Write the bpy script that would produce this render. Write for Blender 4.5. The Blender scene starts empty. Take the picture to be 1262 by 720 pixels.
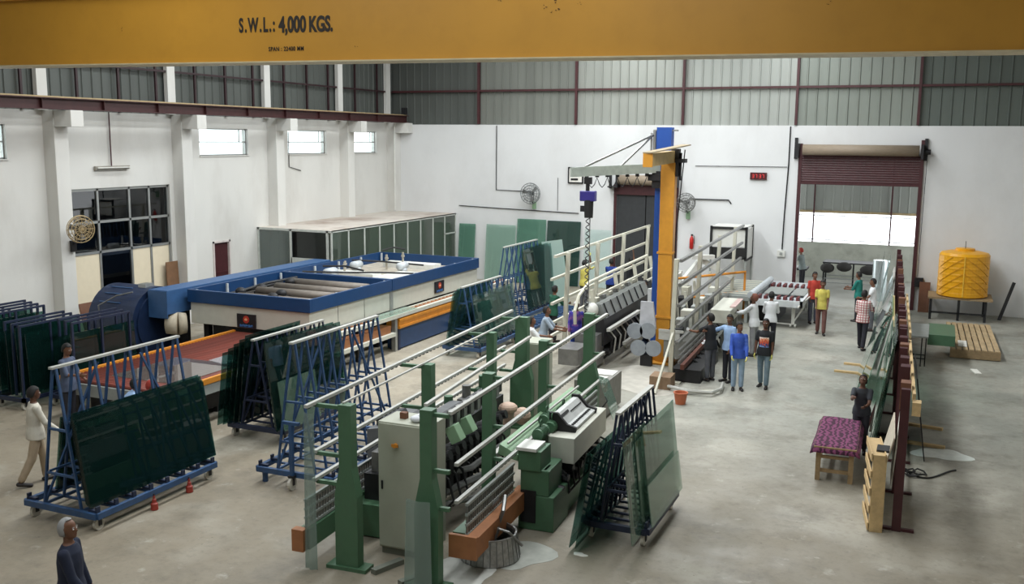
import bpy, bmesh, math, random
from mathutils import Vector, Matrix
random.seed(7)
S = bpy.context.scene
COL = S.collection
PI = math.pi
R = math.radians

# ---------------------------------------------------------------- camera
cam_data = bpy.data.cameras.new('camera')
cam = bpy.data.objects.new('camera', cam_data)
COL.objects.link(cam)
S.camera = cam
cam_data.sensor_fit = 'HORIZONTAL'
cam_data.sensor_width = 36.0
cam_data.lens = 36.0 * 1200.0 / 1262.0
cam_data.clip_end = 500
CH = 5.8
yaw, pitch, roll = R(23.467), R(8.912), R(0.518)
fw = Vector((-math.sin(yaw)*math.cos(pitch), math.cos(yaw)*math.cos(pitch), -math.sin(pitch)))
rt = Vector((math.cos(yaw), math.sin(yaw), 0))
up = rt.cross(fw)
rt2 = rt*math.cos(roll) + up*math.sin(roll)
up2 = -rt*math.sin(roll) + up*math.cos(roll)
M = Matrix((rt2, up2, -fw)).transposed().to_4x4()
M.translation = Vector((0, 0, CH))
cam.matrix_world = M

# ---------------------------------------------------------------- world and light
W = bpy.data.worlds.new('overcast_sky')
S.world = W
W.use_nodes = True
wn = W.node_tree.nodes
wn['Background'].inputs[0].default_value = (0.93, 0.97, 1.0, 1)
wn['Background'].inputs[1].default_value = 3.2
S.view_settings.view_transform = 'Standard'
S.view_settings.look = 'None'
S.view_settings.gamma = 1.0
S.view_settings.use_curve_mapping = False
S.view_settings.exposure = 0.0
try:
    S.cycles.transparent_max_bounces = 32
    S.cycles.max_bounces = 6
    S.cycles.diffuse_bounces = 3
    S.cycles.sample_clamp_indirect = 4.0
    S.cycles.caustics_reflective = False
    S.cycles.caustics_refractive = False
except Exception:
    pass

def area(name, loc, sx, sy, power, color=(1, 1, 1), rot=(0, 0, 0)):
    l = bpy.data.lights.new(name, 'AREA')
    l.shape = 'RECTANGLE'
    l.size = sx
    l.size_y = sy
    l.energy = power
    l.color = color
    o = bpy.data.objects.new(name, l)
    o.location = loc
    o.rotation_euler = rot
    COL.objects.link(o)
    return o
# daylight coming down through the translucent sheets of the roof
SKY = [(-11.6, 7.0, 1.6, 12, 430), (-11.6, 24.0, 1.6, 22, 1900), (-5.0, 7.0, 1.6, 12, 430), (-5.0, 24.0, 1.6, 22, 1700), (-17.6, 24.0, 1.2, 20, 620)]
for k, (sx_, sy_, wx_, wy_, pw_) in enumerate(SKY):
    area('skylight_daylight', (sx_, sy_, 10.75), wx_, wy_, pw_, (0.96, 0.985, 1.0))

# ---------------------------------------------------------------- materials
def lin(c):
    out = []
    for v in c:
        v = v/255.0
        out.append(v/12.92 if v <= 0.04045 else ((v+0.055)/1.055)**2.4)
    return tuple(out)+(1.0,)
MATS = {}
def mat(name, rgb, rough=0.6, metal=0.0, var=0.12, scale=6.0, bump=0.0, bscale=60.0, emit=0.0, dirt=None, dirt_scale=2.0, dirt_amt=0.4, spec=0.5, stretch=None):
    if name in MATS:
        return MATS[name]
    m = bpy.data.materials.new(name)
    m.use_nodes = True
    nt = m.node_tree
    n = nt.nodes
    b = n['Principled BSDF']
    base = lin(rgb)
    b.inputs['Roughness'].default_value = rough
    b.inputs['Metallic'].default_value = metal
    b.inputs['Specular IOR Level'].default_value = spec
    tc = n.new('ShaderNodeTexCoord')
    mp = n.new('ShaderNodeMapping')
    nt.links.new(tc.outputs['Object'], mp.inputs[0])
    if stretch:
        mp.inputs['Scale'].default_value = stretch
    nz = n.new('ShaderNodeTexNoise')
    nz.inputs['Scale'].default_value = scale
    nz.inputs['Detail'].default_value = 5
    nt.links.new(mp.outputs[0], nz.inputs['Vector'])
    rp = n.new('ShaderNodeValToRGB')
    rp.color_ramp.elements[0].position = 0.3
    rp.color_ramp.elements[1].position = 0.7
    d = tuple(max(0, v*(1-var)) for v in base[:3])+(1,)
    u = tuple(min(1, v*(1+var)) for v in base[:3])+(1,)
    rp.color_ramp.elements[0].color = d
    rp.color_ramp.elements[1].color = u
    nt.links.new(nz.outputs['Fac'], rp.inputs[0])
    last = rp.outputs[0]
    if dirt:
        n2 = n.new('ShaderNodeTexNoise')
        n2.inputs['Scale'].default_value = dirt_scale
        n2.inputs['Detail'].default_value = 7
        n2.inputs['Roughness'].default_value = 0.65
        nt.links.new(mp.outputs[0], n2.inputs['Vector'])
        r2 = n.new('ShaderNodeValToRGB')
        r2.color_ramp.elements[0].position = 0.48
        r2.color_ramp.elements[1].position = 0.72
        r2.color_ramp.elements[0].color = (0, 0, 0, 1)
        r2.color_ramp.elements[1].color = (dirt_amt, dirt_amt, dirt_amt, 1)
        nt.links.new(n2.outputs['Fac'], r2.inputs[0])
        mx = n.new('ShaderNodeMixRGB')
        nt.links.new(r2.outputs[0], mx.inputs[0])
        nt.links.new(last, mx.inputs[1])
        mx.inputs[2].default_value = lin(dirt)
        last = mx.outputs[0]
    nt.links.new(last, b.inputs['Base Color'])
    if bump:
        nb = n.new('ShaderNodeTexNoise')
        nb.inputs['Scale'].default_value = bscale
        nt.links.new(mp.outputs[0], nb.inputs['Vector'])
        bp = n.new('ShaderNodeBump')
        bp.inputs['Strength'].default_value = bump
        bp.inputs['Distance'].default_value = 0.01
        nt.links.new(nb.outputs['Fac'], bp.inputs['Height'])
        nt.links.new(bp.outputs[0], b.inputs['Normal'])
    if emit:
        b.inputs['Emission Color'].default_value = base
        b.inputs['Emission Strength'].default_value = emit
    MATS[name] = m
    return m

def glass(name, tint, diffuse=0.06, dcol=(40, 80, 75), gloss=1.0, rough=0.01):
    if name in MATS:
        return MATS[name]
    m = bpy.data.materials.new(name)
    m.use_nodes = True
    nt = m.node_tree
    n = nt.nodes
    n.clear()
    out = n.new('ShaderNodeOutputMaterial')
    tr = n.new('ShaderNodeBsdfTransparent')
    tr.inputs[0].default_value = tuple(tint)+(1,)
    gl = n.new('ShaderNodeBsdfGlossy')
    gl.inputs['Roughness'].default_value = rough
    gl.inputs['Color'].default_value = (gloss, gloss, gloss, 1)
    df = n.new('ShaderNodeBsdfDiffuse')
    df.inputs[0].default_value = lin(dcol)
    fr = n.new('ShaderNodeFresnel')
    fr.inputs[0].default_value = 1.52
    m1 = n.new('ShaderNodeMixShader')
    m1.inputs[0].default_value = diffuse
    nt.links.new(tr.outputs[0], m1.inputs[1])
    nt.links.new(df.outputs[0], m1.inputs[2])
    ge = n.new('ShaderNodeNewGeometry')
    inv = n.new('ShaderNodeMath')
    inv.operation = 'SUBTRACT'
    inv.inputs[0].default_value = 1.0
    nt.links.new(ge.outputs['Backfacing'], inv.inputs[1])
    mul = n.new('ShaderNodeMath')
    mul.operation = 'MULTIPLY'
    nt.links.new(fr.outputs[0], mul.inputs[0])
    nt.links.new(inv.outputs[0], mul.inputs[1])
    m2 = n.new('ShaderNodeMixShader')
    nt.links.new(mul.outputs[0], m2.inputs[0])
    nt.links.new(m1.outputs[0], m2.inputs[1])
    nt.links.new(gl.outputs[0], m2.inputs[2])
    nt.links.new(m2.outputs[0], out.inputs[0])
    MATS[name] = m
    return m

m_floor = bpy.data.materials.new('concrete_floor')
def make_floor(m):
    m.use_nodes = True
    nt = m.node_tree
    n = nt.nodes
    b = n['Principled BSDF']
    tc = n.new('ShaderNodeTexCoord')
    def noise(sc, det=6, ro=0.6, src=None):
        z = n.new('ShaderNodeTexNoise')
        z.inputs['Scale'].default_value = sc
        z.inputs['Detail'].default_value = det
        z.inputs['Roughness'].default_value = ro
        nt.links.new(tc.outputs['Object'], z.inputs['Vector'])
        return z.outputs['Fac']
    def ramp(src, p0, p1, c0, c1):
        r = n.new('ShaderNodeValToRGB')
        r.color_ramp.elements[0].position = p0
        r.color_ramp.elements[1].position = p1
        r.color_ramp.elements[0].color = c0
        r.color_ramp.elements[1].color = c1
        nt.links.new(src, r.inputs[0])
        return r.outputs[0]
    def mix(f, a, c, mode='MIX'):
        x = n.new('ShaderNodeMixRGB')
        x.blend_type = mode
        if isinstance(f, float):
            x.inputs[0].default_value = f
        else:
            nt.links.new(f, x.inputs[0])
        nt.links.new(a, x.inputs[1])
        if isinstance(c, tuple):
            x.inputs[2].default_value = c
        else:
            nt.links.new(c, x.inputs[2])
        return x.outputs[0]
    g = lambda v: (v, v, v, 1)
    base = ramp(noise(0.35), 0.35, 0.65, lin((146, 138, 122)), lin((166, 157, 140)))
    grey = ramp(noise(0.5), 0.35, 0.65, lin((136, 137, 128)), lin((158, 157, 147)))
    # dusty beige on the left bay, greyer cement towards the right-hand aisle
    sx = n.new('ShaderNodeSeparateXYZ')
    nt.links.new(tc.outputs['Object'], sx.inputs[0])
    mr = n.new('ShaderNodeMapRange')
    mr.inputs[1].default_value = -11
    mr.inputs[2].default_value = -5
    nt.links.new(sx.outputs[0], mr.inputs[0])
    c = mix(mr.outputs[0], base, grey)
    mr2 = n.new('ShaderNodeMapRange')
    mr2.inputs[1].default_value = 14
    mr2.inputs[2].default_value = 21
    mr2.inputs[3].default_value = 0.75
    mr2.inputs[4].default_value = 0.0
    nt.links.new(sx.outputs[1], mr2.inputs[0])
    c = mix(mr2.outputs[0], c, lin((132, 121, 103)))  # front floor: browner dust, also darkened in colour for weaker roof light
    lt = ramp(noise(0.45, 3, 0.5), 0.52, 0.66, g(0), g(0.5))
    c = mix(lt, c, lin((182, 178, 166)))
    st = ramp(noise(0.8, 8, 0.7), 0.50, 0.70, g(0), g(0.75))
    c = mix(st, c, lin((104, 98, 86)))
    s2 = ramp(noise(7, 8, 0.75), 0.5, 0.8, g(0), g(0.55))
    c = mix(s2, c, lin((88, 82, 72)))
    s3 = ramp(noise(2.3, 6, 0.7), 0.6, 0.72, g(0), g(0.5))
    c = mix(s3, c, lin((190, 186, 174)))
    vz = n.new('ShaderNodeTexVoronoi')
    vz.inputs['Scale'].default_value = 3.0
    nt.links.new(tc.outputs['Object'], vz.inputs['Vector'])
    s4 = ramp(vz.outputs['Distance'], 0.02, 0.06, g(0.6), g(0))
    c = mix(s4, c, lin((80, 74, 64)))
    nt.links.new(c, b.inputs['Base Color'])
    ro = ramp(noise(1.1, 5), 0.35, 0.65, g(0.42), g(0.75))
    nt.links.new(ro, b.inputs['Roughness'])
    bp = n.new('ShaderNodeBump')
    bp.inputs['Strength'].default_value = 0.15
    bp.inputs['Distance'].default_value = 0.01
    nt.links.new(noise(30), bp.inputs['Height'])
    nt.links.new(bp.outputs[0], b.inputs['Normal'])
make_floor(m_floor)

m_plaster = mat('white_plaster', (214, 213, 208), 0.85, var=0.05, scale=0.6, dirt=(150, 142, 130), dirt_scale=0.5, dirt_amt=0.28, stretch=(1, 1, 0.45))
m_plaster_b = mat('grey_white_plaster', (216, 217, 217), 0.85, var=0.04, scale=0.5, dirt=(168, 166, 162), dirt_scale=0.45, dirt_amt=0.22, stretch=(1, 1, 0.6))
m_clad = mat('cladding_sheet', (150, 153, 146), 0.5, metal=0.3, var=0.10, scale=1.5, stretch=(1, 1, 0.1))
m_clad_dark = mat('dark_cladding_sheet', (84, 88, 84), 0.6, metal=0.1, var=0.10, scale=1.5, stretch=(1, 1, 0.1))  # dark left wall sheet; at the back wall's ends its tone stands for shade
m_maroon = mat('maroon_paint', (66, 28, 32), 0.5, var=0.15)
m_rail = mat('crane_rail_maroon', (60, 28, 28), 0.5, var=0.15)
m_tan = mat('tan_edge', (170, 150, 112), 0.6)
m_yellow = mat('crane_yellow', (190, 138, 48), 0.42, var=0.05, scale=0.8, dirt=(140, 96, 30), dirt_scale=3.0, dirt_amt=0.12)
m_ledge = mat('flange_sheen_cream', (196, 184, 150), 0.5, var=0.1)  # pale colour stands in for light reflecting off the bottom flange
m_ink = mat('black_lettering', (30, 22, 14), 0.6)
m_blue = mat('rack_blue', (44, 76, 116), 0.5, var=0.15, dirt=(80, 84, 90), dirt_scale=9, dirt_amt=0.4)
m_navy = mat('rack_navy', (28, 38, 62), 0.5, var=0.15)
m_bluem = mat('furnace_blue', (22, 60, 104), 0.4, var=0.08)
m_blued = mat('blower_dark_blue', (18, 36, 66), 0.45, var=0.15)
m_bluel = mat('duct_blue', (52, 88, 132), 0.45, var=0.08)
m_cream = mat('furnace_cream', (196, 196, 184), 0.5, var=0.04)
m_creamp = mat('cream_panel', (224, 212, 186), 0.6, var=0.03)
m_alu = mat('aluminium', (170, 172, 170), 0.35, metal=0.7, var=0.05)
m_bar = mat('pale_bar', (176, 176, 170), 0.5, var=0.08)
m_green = mat('machine_green', (72, 108, 80), 0.5, var=0.12, dirt=(60, 70, 58), dirt_scale=6, dirt_amt=0.4)
m_greenl = mat('pale_green', (140, 172, 138), 0.5, var=0.08)
m_dark = mat('dark_steel', (42, 42, 44), 0.5, metal=0.4, var=0.2)
m_black = mat('black_rubber', (22, 22, 22), 0.7)
m_steel = mat('steel_grey', (128, 128, 126), 0.4, metal=0.6, var=0.15)
m_greyp = mat('grey_paint', (150, 154, 150), 0.5, var=0.06)
m_orange = mat('orange_paint', (204, 132, 40), 0.5, var=0.1)
m_orangeb = mat('orange_brown', (158, 104, 66), 0.6, var=0.12)
m_roller = mat('red_oxide_roller', (120, 56, 44), 0.6, var=0.2, scale=9)
m_cab = mat('cabinet_grey_cream', (168, 170, 154), 0.55, var=0.04, dirt=(120, 120, 104), dirt_scale=3, dirt_amt=0.25)
m_white = mat('white_paint', (214, 214, 208), 0.5, var=0.05)
m_wood = mat('pale_pine', (196, 168, 122), 0.75, var=0.15, scale=10, stretch=(1, 8, 1))
m_woodd = mat('aged_wood', (150, 128, 96), 0.8, var=0.18, scale=10, stretch=(1, 6, 1))
m_brown = mat('brown_board', (112, 74, 54), 0.7)
m_tank = mat('yellow_tank', (224, 160, 18), 0.4, var=0.06)
m_terra = mat('terracotta_bucket', (186, 104, 70), 0.6)
m_caster = mat('caster_white', (196, 192, 180), 0.6)
m_galv = mat('galvanised', (150, 150, 148), 0.35, metal=0.7, var=0.25, scale=14)
m_tube = mat('duct_brown_grey', (112, 104, 96), 0.5, metal=0.3)
m_red = mat('extinguisher_red', (190, 40, 34), 0.4)
m_paper = mat('paper_white', (228, 226, 218), 0.8)
m_wallgrey = mat('yard_wall', (176, 178, 166), 0.85, var=0.08, scale=1.2, dirt=(110, 108, 96), dirt_scale=1.5, dirt_amt=0.5)
m_pool = mat('spilled_water_white', (196, 204, 196), 0.25, var=0.1)
m_soffit = mat('roof_sheet', (120, 122, 120), 0.6)
g_dark = glass('dark_green_glass', (0.42, 0.60, 0.57), 0.22, (30, 62, 58))
g_mid = glass('green_glass', (0.66, 0.80, 0.74), 0.34, (98, 128, 112))
g_pale = glass('pale_green_glass', (0.84, 0.93, 0.89), 0.3, (150, 178, 164))
g_window = glass('tinted_window_glass', (0.45, 0.5, 0.54), 0.05, (30, 34, 40))
g_clear = glass('clear_glass', (0.92, 0.96, 0.95), 0.02, (180, 190, 190))
g_mirror = glass('mirror_like_green_glass', (0.6, 0.76, 0.69), 0.5, (106, 148, 130))
g_film = glass('cloudy_plastic', (0.75, 0.82, 0.8), 0.32, (160, 178, 172), rough=0.25)

# ---------------------------------------------------------------- mesh helpers
class MB:
    def __init__(s):
        s.v = []
        s.f = []
    def add(s, vs, fs):
        o = len(s.v)
        s.v += [tuple(v) for v in vs]
        s.f += [tuple(i+o for i in f) for f in fs]
        return s
    def box(s, x0, y0, z0, x1, y1, z1):
        x0, x1 = min(x0, x1), max(x0, x1)
        y0, y1 = min(y0, y1), max(y0, y1)
        z0, z1 = min(z0, z1), max(z0, z1)
        return s.add([(x0, y0, z0), (x1, y0, z0), (x1, y1, z0), (x0, y1, z0), (x0, y0, z1), (x1, y0, z1), (x1, y1, z1), (x0, y1, z1)],
                     [(0, 3, 2, 1), (4, 5, 6, 7), (0, 1, 5, 4), (1, 2, 6, 5), (2, 3, 7, 6), (3, 0, 4, 7)])
    def beam(s, a, b, w, h=None, w2=None, h2=None):
        h = h or w
        w2 = w2 or w
        h2 = h2 or h
        a = Vector(a)
        b = Vector(b)
        d = (b-a).normalized()
        upv = Vector((0, 0, 1)) if abs(d.z) < 0.9 else Vector((0, 1, 0))
        x = d.cross(upv).normalized()
        y = x.cross(d).normalized()
        vs = []
        for p, ww, hh in ((a, w, h), (b, w2, h2)):
            for i, j in ((-1, -1), (1, -1), (1, 1), (-1, 1)):
                vs.append(p + x*(i*ww/2) + y*(j*hh/2))
        return s.add(vs, [(0, 1, 2, 3), (7, 6, 5, 4), (0, 4, 5, 1), (1, 5, 6, 2), (2, 6, 7, 3), (3, 7, 4, 0)])
    def cyl(s, a, b, r0, r1=None, n=12):
        r1 = r0 if r1 is None else r1
        return s.tube([a, b], None, n, radii=[r0, r1])
    def tube(s, pts, r, n=6, radii=None):
        pts = [Vector(p) for p in pts]
        rad = radii or [r]*len(pts)
        rings = []
        prev = None
        for i, p in enumerate(pts):
            d = (pts[min(i+1, len(pts)-1)] - pts[max(i-1, 0)]).normalized()
            if prev is None:
                u_ = Vector((0, 0, 1)) if abs(d.z) < 0.9 else Vector((1, 0, 0))
                x = d.cross(u_).normalized()
            else:
                x = (prev - d*prev.dot(d)).normalized()
            prev = x
            y = d.cross(x)
            rings.append([p + (x*math.cos(2*PI*k/n) + y*math.sin(2*PI*k/n))*rad[i] for k in range(n)])
        vs = [v for rg in rings for v in rg]
        fs = []
        for i in range(len(rings)-1):
            for k in range(n):
                fs.append((i*n+k, i*n+(k+1) % n, (i+1)*n+(k+1) % n, (i+1)*n+k))
        fs.append(tuple(range(n))[::-1])
        fs.append(tuple((len(rings)-1)*n+k for k in range(n)))
        return s.add(vs, fs)
    def lathe(s, prof, c=(0, 0, 0), n=20):
        vs = []
        for r, z in prof:
            for k in range(n):
                vs.append((c[0]+r*math.cos(2*PI*k/n), c[1]+r*math.sin(2*PI*k/n), c[2]+z))
        fs = []
        for i in range(len(prof)-1):
            for k in range(n):
                fs.append((i*n+k, i*n+(k+1) % n, (i+1)*n+(k+1) % n, (i+1)*n+k))
        fs.append(tuple(range(n))[::-1])
        fs.append(tuple((len(prof)-1)*n+k for k in range(n)))
        return s.add(vs, fs)
    def ball(s, c, rx, ry=None, rz=None, n=12, m=8):
        ry = ry or rx
        rz = rz or rx
        vs = [(c[0], c[1], c[2]-rz)]
        for i in range(1, m):
            t = -PI/2 + PI*i/m
            for k in range(n):
                vs.append((c[0]+rx*math.cos(t)*math.cos(2*PI*k/n), c[1]+ry*math.cos(t)*math.sin(2*PI*k/n), c[2]+rz*math.sin(t)))
        vs.append((c[0], c[1], c[2]+rz))
        fs = []
        for k in range(n):
            fs.append((0, 1+(k+1) % n, 1+k))
            fs.append((len(vs)-1, 1+(m-2)*n+k, 1+(m-2)*n+(k+1) % n))
        for i in range(m-2):
            for k in range(n):
                a = 1+i*n
                fs.append((a+k, a+(k+1) % n, a+n+(k+1) % n, a+n+k))
        return s.add(vs, fs)
    def prism(s, poly, axis, d0, d1):
        # poly: 2D points in the two other axes (in x,y,z order)
        def P(p, d):
            if axis == 'x':
                return (d, p[0], p[1])
            if axis == 'y':
                return (p[0], d, p[1])
            return (p[0], p[1], d)
        n = len(poly)
        vs = [P(p, d0) for p in poly] + [P(p, d1) for p in poly]
        fs = [tuple(range(n)), tuple(range(2*n-1, n-1, -1))]
        for k in range(n):
            fs.append((k, n+k, n+(k+1) % n, (k+1) % n))
        return s.add(vs, fs)
    def mesh(s, name, smooth=False):
        me = bpy.data.meshes.new(name)
        me.from_pydata(s.v, [], s.f)
        bm = bmesh.new()
        bm.from_mesh(me)
        bmesh.ops.recalc_face_normals(bm, faces=bm.faces[:])
        bm.to_mesh(me)
        bm.free()
        if smooth:
            for p in me.polygons:
                p.use_smooth = True
        return me
    def build(s, name, m, parent=None, smooth=False, bevel=0.0, loc=None):
        me = s.mesh(name, smooth)
        me.materials.append(m)
        return link(name, me, parent, loc, bevel)

def link(name, me, parent=None, loc=None, bevel=0.0, rot=None):
    o = bpy.data.objects.new(name, me)
    COL.objects.link(o)
    if parent is not None:
        o.parent = parent
    if loc is not None:
        o.location = loc
    if rot is not None:
        o.rotation_euler = rot
    if bevel:
        md = o.modifiers.new('bevel', 'BEVEL')
        md.width = bevel
        md.segments = 2
        md.limit_method = 'ANGLE'
    return o

def thing(name, label, cat, loc=(0, 0, 0), rz=0.0, group=None):
    o = bpy.data.objects.new(name, None)
    COL.objects.link(o)
    o.empty_display_size = 0.2
    o.location = loc
    o.rotation_euler = (0, 0, rz)
    return tag(o, label, cat, group)
def tag(o, label, cat, group=None):
    o['label'] = label
    o['category'] = cat
    if group:
        o['group'] = group
    return o
def struct(o):
    o['kind'] = 'structure'
    return o
def each(name, m, parent, boxes, bevel=0.0):
    for b_ in boxes:
        MB().box(*b_).build(name, m, parent, bevel=bevel)
ORD = ['outermost', 'second from the outside', 'third from the outside', 'fourth from the outside', 'innermost']
def stuff(o):
    o['kind'] = 'stuff'
    return o
def copy_tree(o, parent=None):
    c = o.copy()
    COL.objects.link(c)
    if parent is not None:
        c.parent = parent
    for ch in [x for x in bpy.data.objects if x.parent == o]:
        copy_tree(ch, c)
    return c
# ================================================================ STRUCTURE
YB = 36.55
XL = -21.5
struct(MB().box(-22, -5, -0.3, 4.2, 36.8, 0).build('floor', m_floor))
struct(MB().box(-9, 36.8, -0.3, 4.2, 52, 0).build('ground_yard', mat('yard_concrete', (150, 150, 142), 0.7, var=0.1, scale=1.0)))

def wall_x(name, X0, X1, ys, zs, holes, m):
    """wall slab between X0 and X1 with rectangular openings (y0,y1,z0,z1)"""
    yb = sorted(set([ys[0], ys[1]] + [h[0] for h in holes] + [h[1] for h in holes]))
    zb = sorted(set([zs[0], zs[1]] + [h[2] for h in holes] + [h[3] for h in holes]))
    mb = MB()
    for i in range(len(yb)-1):
        for j in range(len(zb)-1):
            cy, cz = (yb[i]+yb[i+1])/2, (zb[j]+zb[j+1])/2
            if any(h[0] < cy < h[1] and h[2] < cz < h[3] for h in holes):
                continue
            mb.box(X0, yb[i], zb[j], X1, yb[i+1], zb[j+1])
    return struct(mb.build(name, m))
def wall_y(name, Y0, Y1, xs, zs, holes, m):
    xb = sorted(set([xs[0], xs[1]] + [h[0] for h in holes] + [h[1] for h in holes]))
    zb = sorted(set([zs[0], zs[1]] + [h[2] for h in holes] + [h[3] for h in holes]))
    mb = MB()
    for i in range(len(xb)-1):
        for j in range(len(zb)-1):
            cx, cz = (xb[i]+xb[i+1])/2, (zb[j]+zb[j+1])/2
            if any(h[0] < cx < h[1] and h[2] < cz < h[3] for h in holes):
                continue
            mb.box(xb[i], Y0, zb[j], xb[i+1], Y1, zb[j+1])
    return struct(mb.build(name, m))

WIN = [(15.2, 17.58), (24.6, 26.98), (29.2, 31.6), (33.4, 35.25)]
holes_l = [(a, b, 5.2, 6.06) for a, b in WIN] + [(19.4, 23.2, 0.0, 4.35), (25.03, 25.87, 0.0, 2.42)]
wall_x('wall_left', XL-0.25, XL, (-5, YB), (0, 6.45), holes_l, m_plaster)
wall_y('wall_back', YB, YB+0.25, (XL-0.25, 4.2), (0, 6.38), [(-4.56, -0.6, 0, 5.22), (-11.45, -9.1, 0, 3.95)], m_plaster_b)
wall_x('wall_right', 4.0, 4.25, (-5, YB), (0, 11), [], m_plaster)
wall_y('wall_front', -5.25, -5, (XL-0.25, 4.25), (0, 11), [], m_plaster)

# roof with openings filled by translucent sheets
hol = [(sx_-wx_/2, sx_+wx_/2, sy_-wy_/2, sy_+wy_/2) for sx_, sy_, wx_, wy_, _ in SKY]
xb = sorted(set([XL-0.25, 4.25] + [h[0] for h in hol] + [h[1] for h in hol]))
yb = sorted(set([-5.25, 37.0] + [h[2] for h in hol] + [h[3] for h in hol]))
mb = MB()
for i in range(len(xb)-1):
    for j in range(len(yb)-1):
        cx, cy = (xb[i]+xb[i+1])/2, (yb[j]+yb[j+1])/2
        if any(h[0] < cx < h[1] and h[2] < cy < h[3] for h in hol):
            continue
        mb.box(xb[i], yb[j], 11.0, xb[i+1], yb[j+1], 11.1)
struct(mb.build('ceiling', m_soffit))
for k, h in enumerate(hol):
    struct(MB().box(h[0], h[2], 11.02, h[1], h[3], 11.06).build('window_%d' % (k+10), g_film))

# corrugated cladding: real folded sheets, one object per sheet between posts
def corr(u0, u1, z0, z1, pitch, fn, phase=0.0, depth=0.035, th=0.004):
    prof = []
    u = u0
    while u < u1-1e-4:
        for du, d in ((0, 0), (pitch*0.80, 0), (pitch*0.86, 1), (pitch*0.94, 1)):
            if u+du < u1:
                prof.append((u+du, d*depth))
        u += pitch
    prof.append((u1, 0))
    vs, fs = [], []
    for (a, d) in prof:
        vs += [fn(a, d, z0), fn(a, d, z1)]
    for i in range(len(prof)-1):
        fs.append((2*i, 2*i+2, 2*i+3, 2*i+1))
    return MB().add(vs, fs)
cladb = bpy.data.objects.new('wall_back_cladding', None)
COL.objects.link(cladb)
struct(cladb)
PX = [XL, -17.42, -13.2, -8.95, -4.83, -0.78, 3.3, 4.0]
falloff_tones = [m_clad_dark, mat('cladding_b', (122, 125, 118), 0.5, metal=0.2, var=0.14, scale=1.4, stretch=(1, 1, 0.08)), m_clad, mat('cladding_c', (158, 162, 156), 0.5, metal=0.2, var=0.10, scale=1.4, stretch=(1, 1, 0.08)),
         mat('cladding_d', (128, 134, 126), 0.5, metal=0.2, var=0.08, scale=1.4, stretch=(1, 1, 0.08)), mat('cladding_e', (96, 104, 98), 0.5, metal=0.2, var=0.08, scale=1.4, stretch=(1, 1, 0.08)), m_clad_dark]  # pale centre, dark ends: the skylights' falloff is put into the sheet colours
for i in range(len(PX)-1):
    corr(PX[i], PX[i+1], 6.36, 11.0, 0.35, lambda a, d, z: (a, YB+0.12-d, z)).build('cladding_sheet', falloff_tones[i], cladb)
MB().box(XL-.25, YB+0.14, 6.3, 4.2, YB+0.22, 11).build('backing', m_clad_dark, cladb)
for x in PX[1:-1]:
    MB().box(x-0.045, YB-0.06, 6.4, x+0.045, YB+0.06, 11).build('post', m_maroon, cladb)
MB().box(XL, YB-0.04, 7.70, 4, YB+0.05, 7.78).build('girt', m_maroon, cladb)

cladl = bpy.data.objects.new('wall_left_cladding', None)
COL.objects.link(cladl)
struct(cladl)
corr(-5, YB+0.1, 6.45, 11.0, 0.35, lambda a, d, z: (XL-0.1+d, a, z)).build('cladding_sheet', m_clad_dark, cladl)
MB().box(XL-0.25, -5, 6.4, XL-0.16, YB+0.25, 11).build('backing', m_clad_dark, cladl)
m_mdark = mat('dark_maroon', (46, 24, 28), .5)
for y in (13.4, 15.0, 16.5, 18.09, 19.86, 21.33, 22.79, 24.46, 25.88, 27.29, 29.01, 30.38, 31.75, 33.62, 35.29):
    MB().box(XL+0.0, y-0.035, 6.45, XL+0.06, y+0.035, 11).build('post', m_mdark, cladl)
MB().box(XL+0.02, -5, 7.69, XL+0.08, YB, 7.75).build('girt', m_mdark, cladl)

# pillars with corbels, upper columns
k = 0
for y in (4.7, 9.4, 14.05, 18.7, 23.38, 28.0, 32.5, 36.1):
    k += 1
    p = struct(MB().box(XL-0.02, y, 0, XL+0.4, y+0.45, 6.45).build('pillar_%d' % k, m_plaster, bevel=0.01))
    MB().box(XL+0.38, y+0.02, 6.02, XL+1.0, y+0.43, 6.44).add([], []).build('corbel', m_plaster, p, bevel=0.01)
    MB().box(XL-0.02, y-0.2, 6.45, XL+0.12, y+0.12, 11).build('upper_column', m_plaster, p)

# crane runway beam
t = thing('crane_runway_beam', 'long maroon steel runway beam resting on the corbels of the left wall', 'beam', (-20.75, 0, 6.45))
MB().box(-0.11, -5, 0, 0.11, 36.45, 0.025).box(-0.015, -5, 0.025, 0.015, 36.45, 0.27).box(-0.13, -5, 0.27, 0.13, 36.45, 0.295).build('girder', m_rail, t)
MB().box(-0.035, -5, 0.295, 0.035, 36.4, 0.335).build('rail', m_tan, t)
for yy in range(-4, 36, 2):
    MB().box(-0.1, yy, 0.025, 0.1, yy+0.012, 0.27).build('stiffener', m_rail, t)
MB().box(-0.1, 36.2, 0.335, 0.08, 36.4, 0.62).build('end_stop', m_dark, t)

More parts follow.
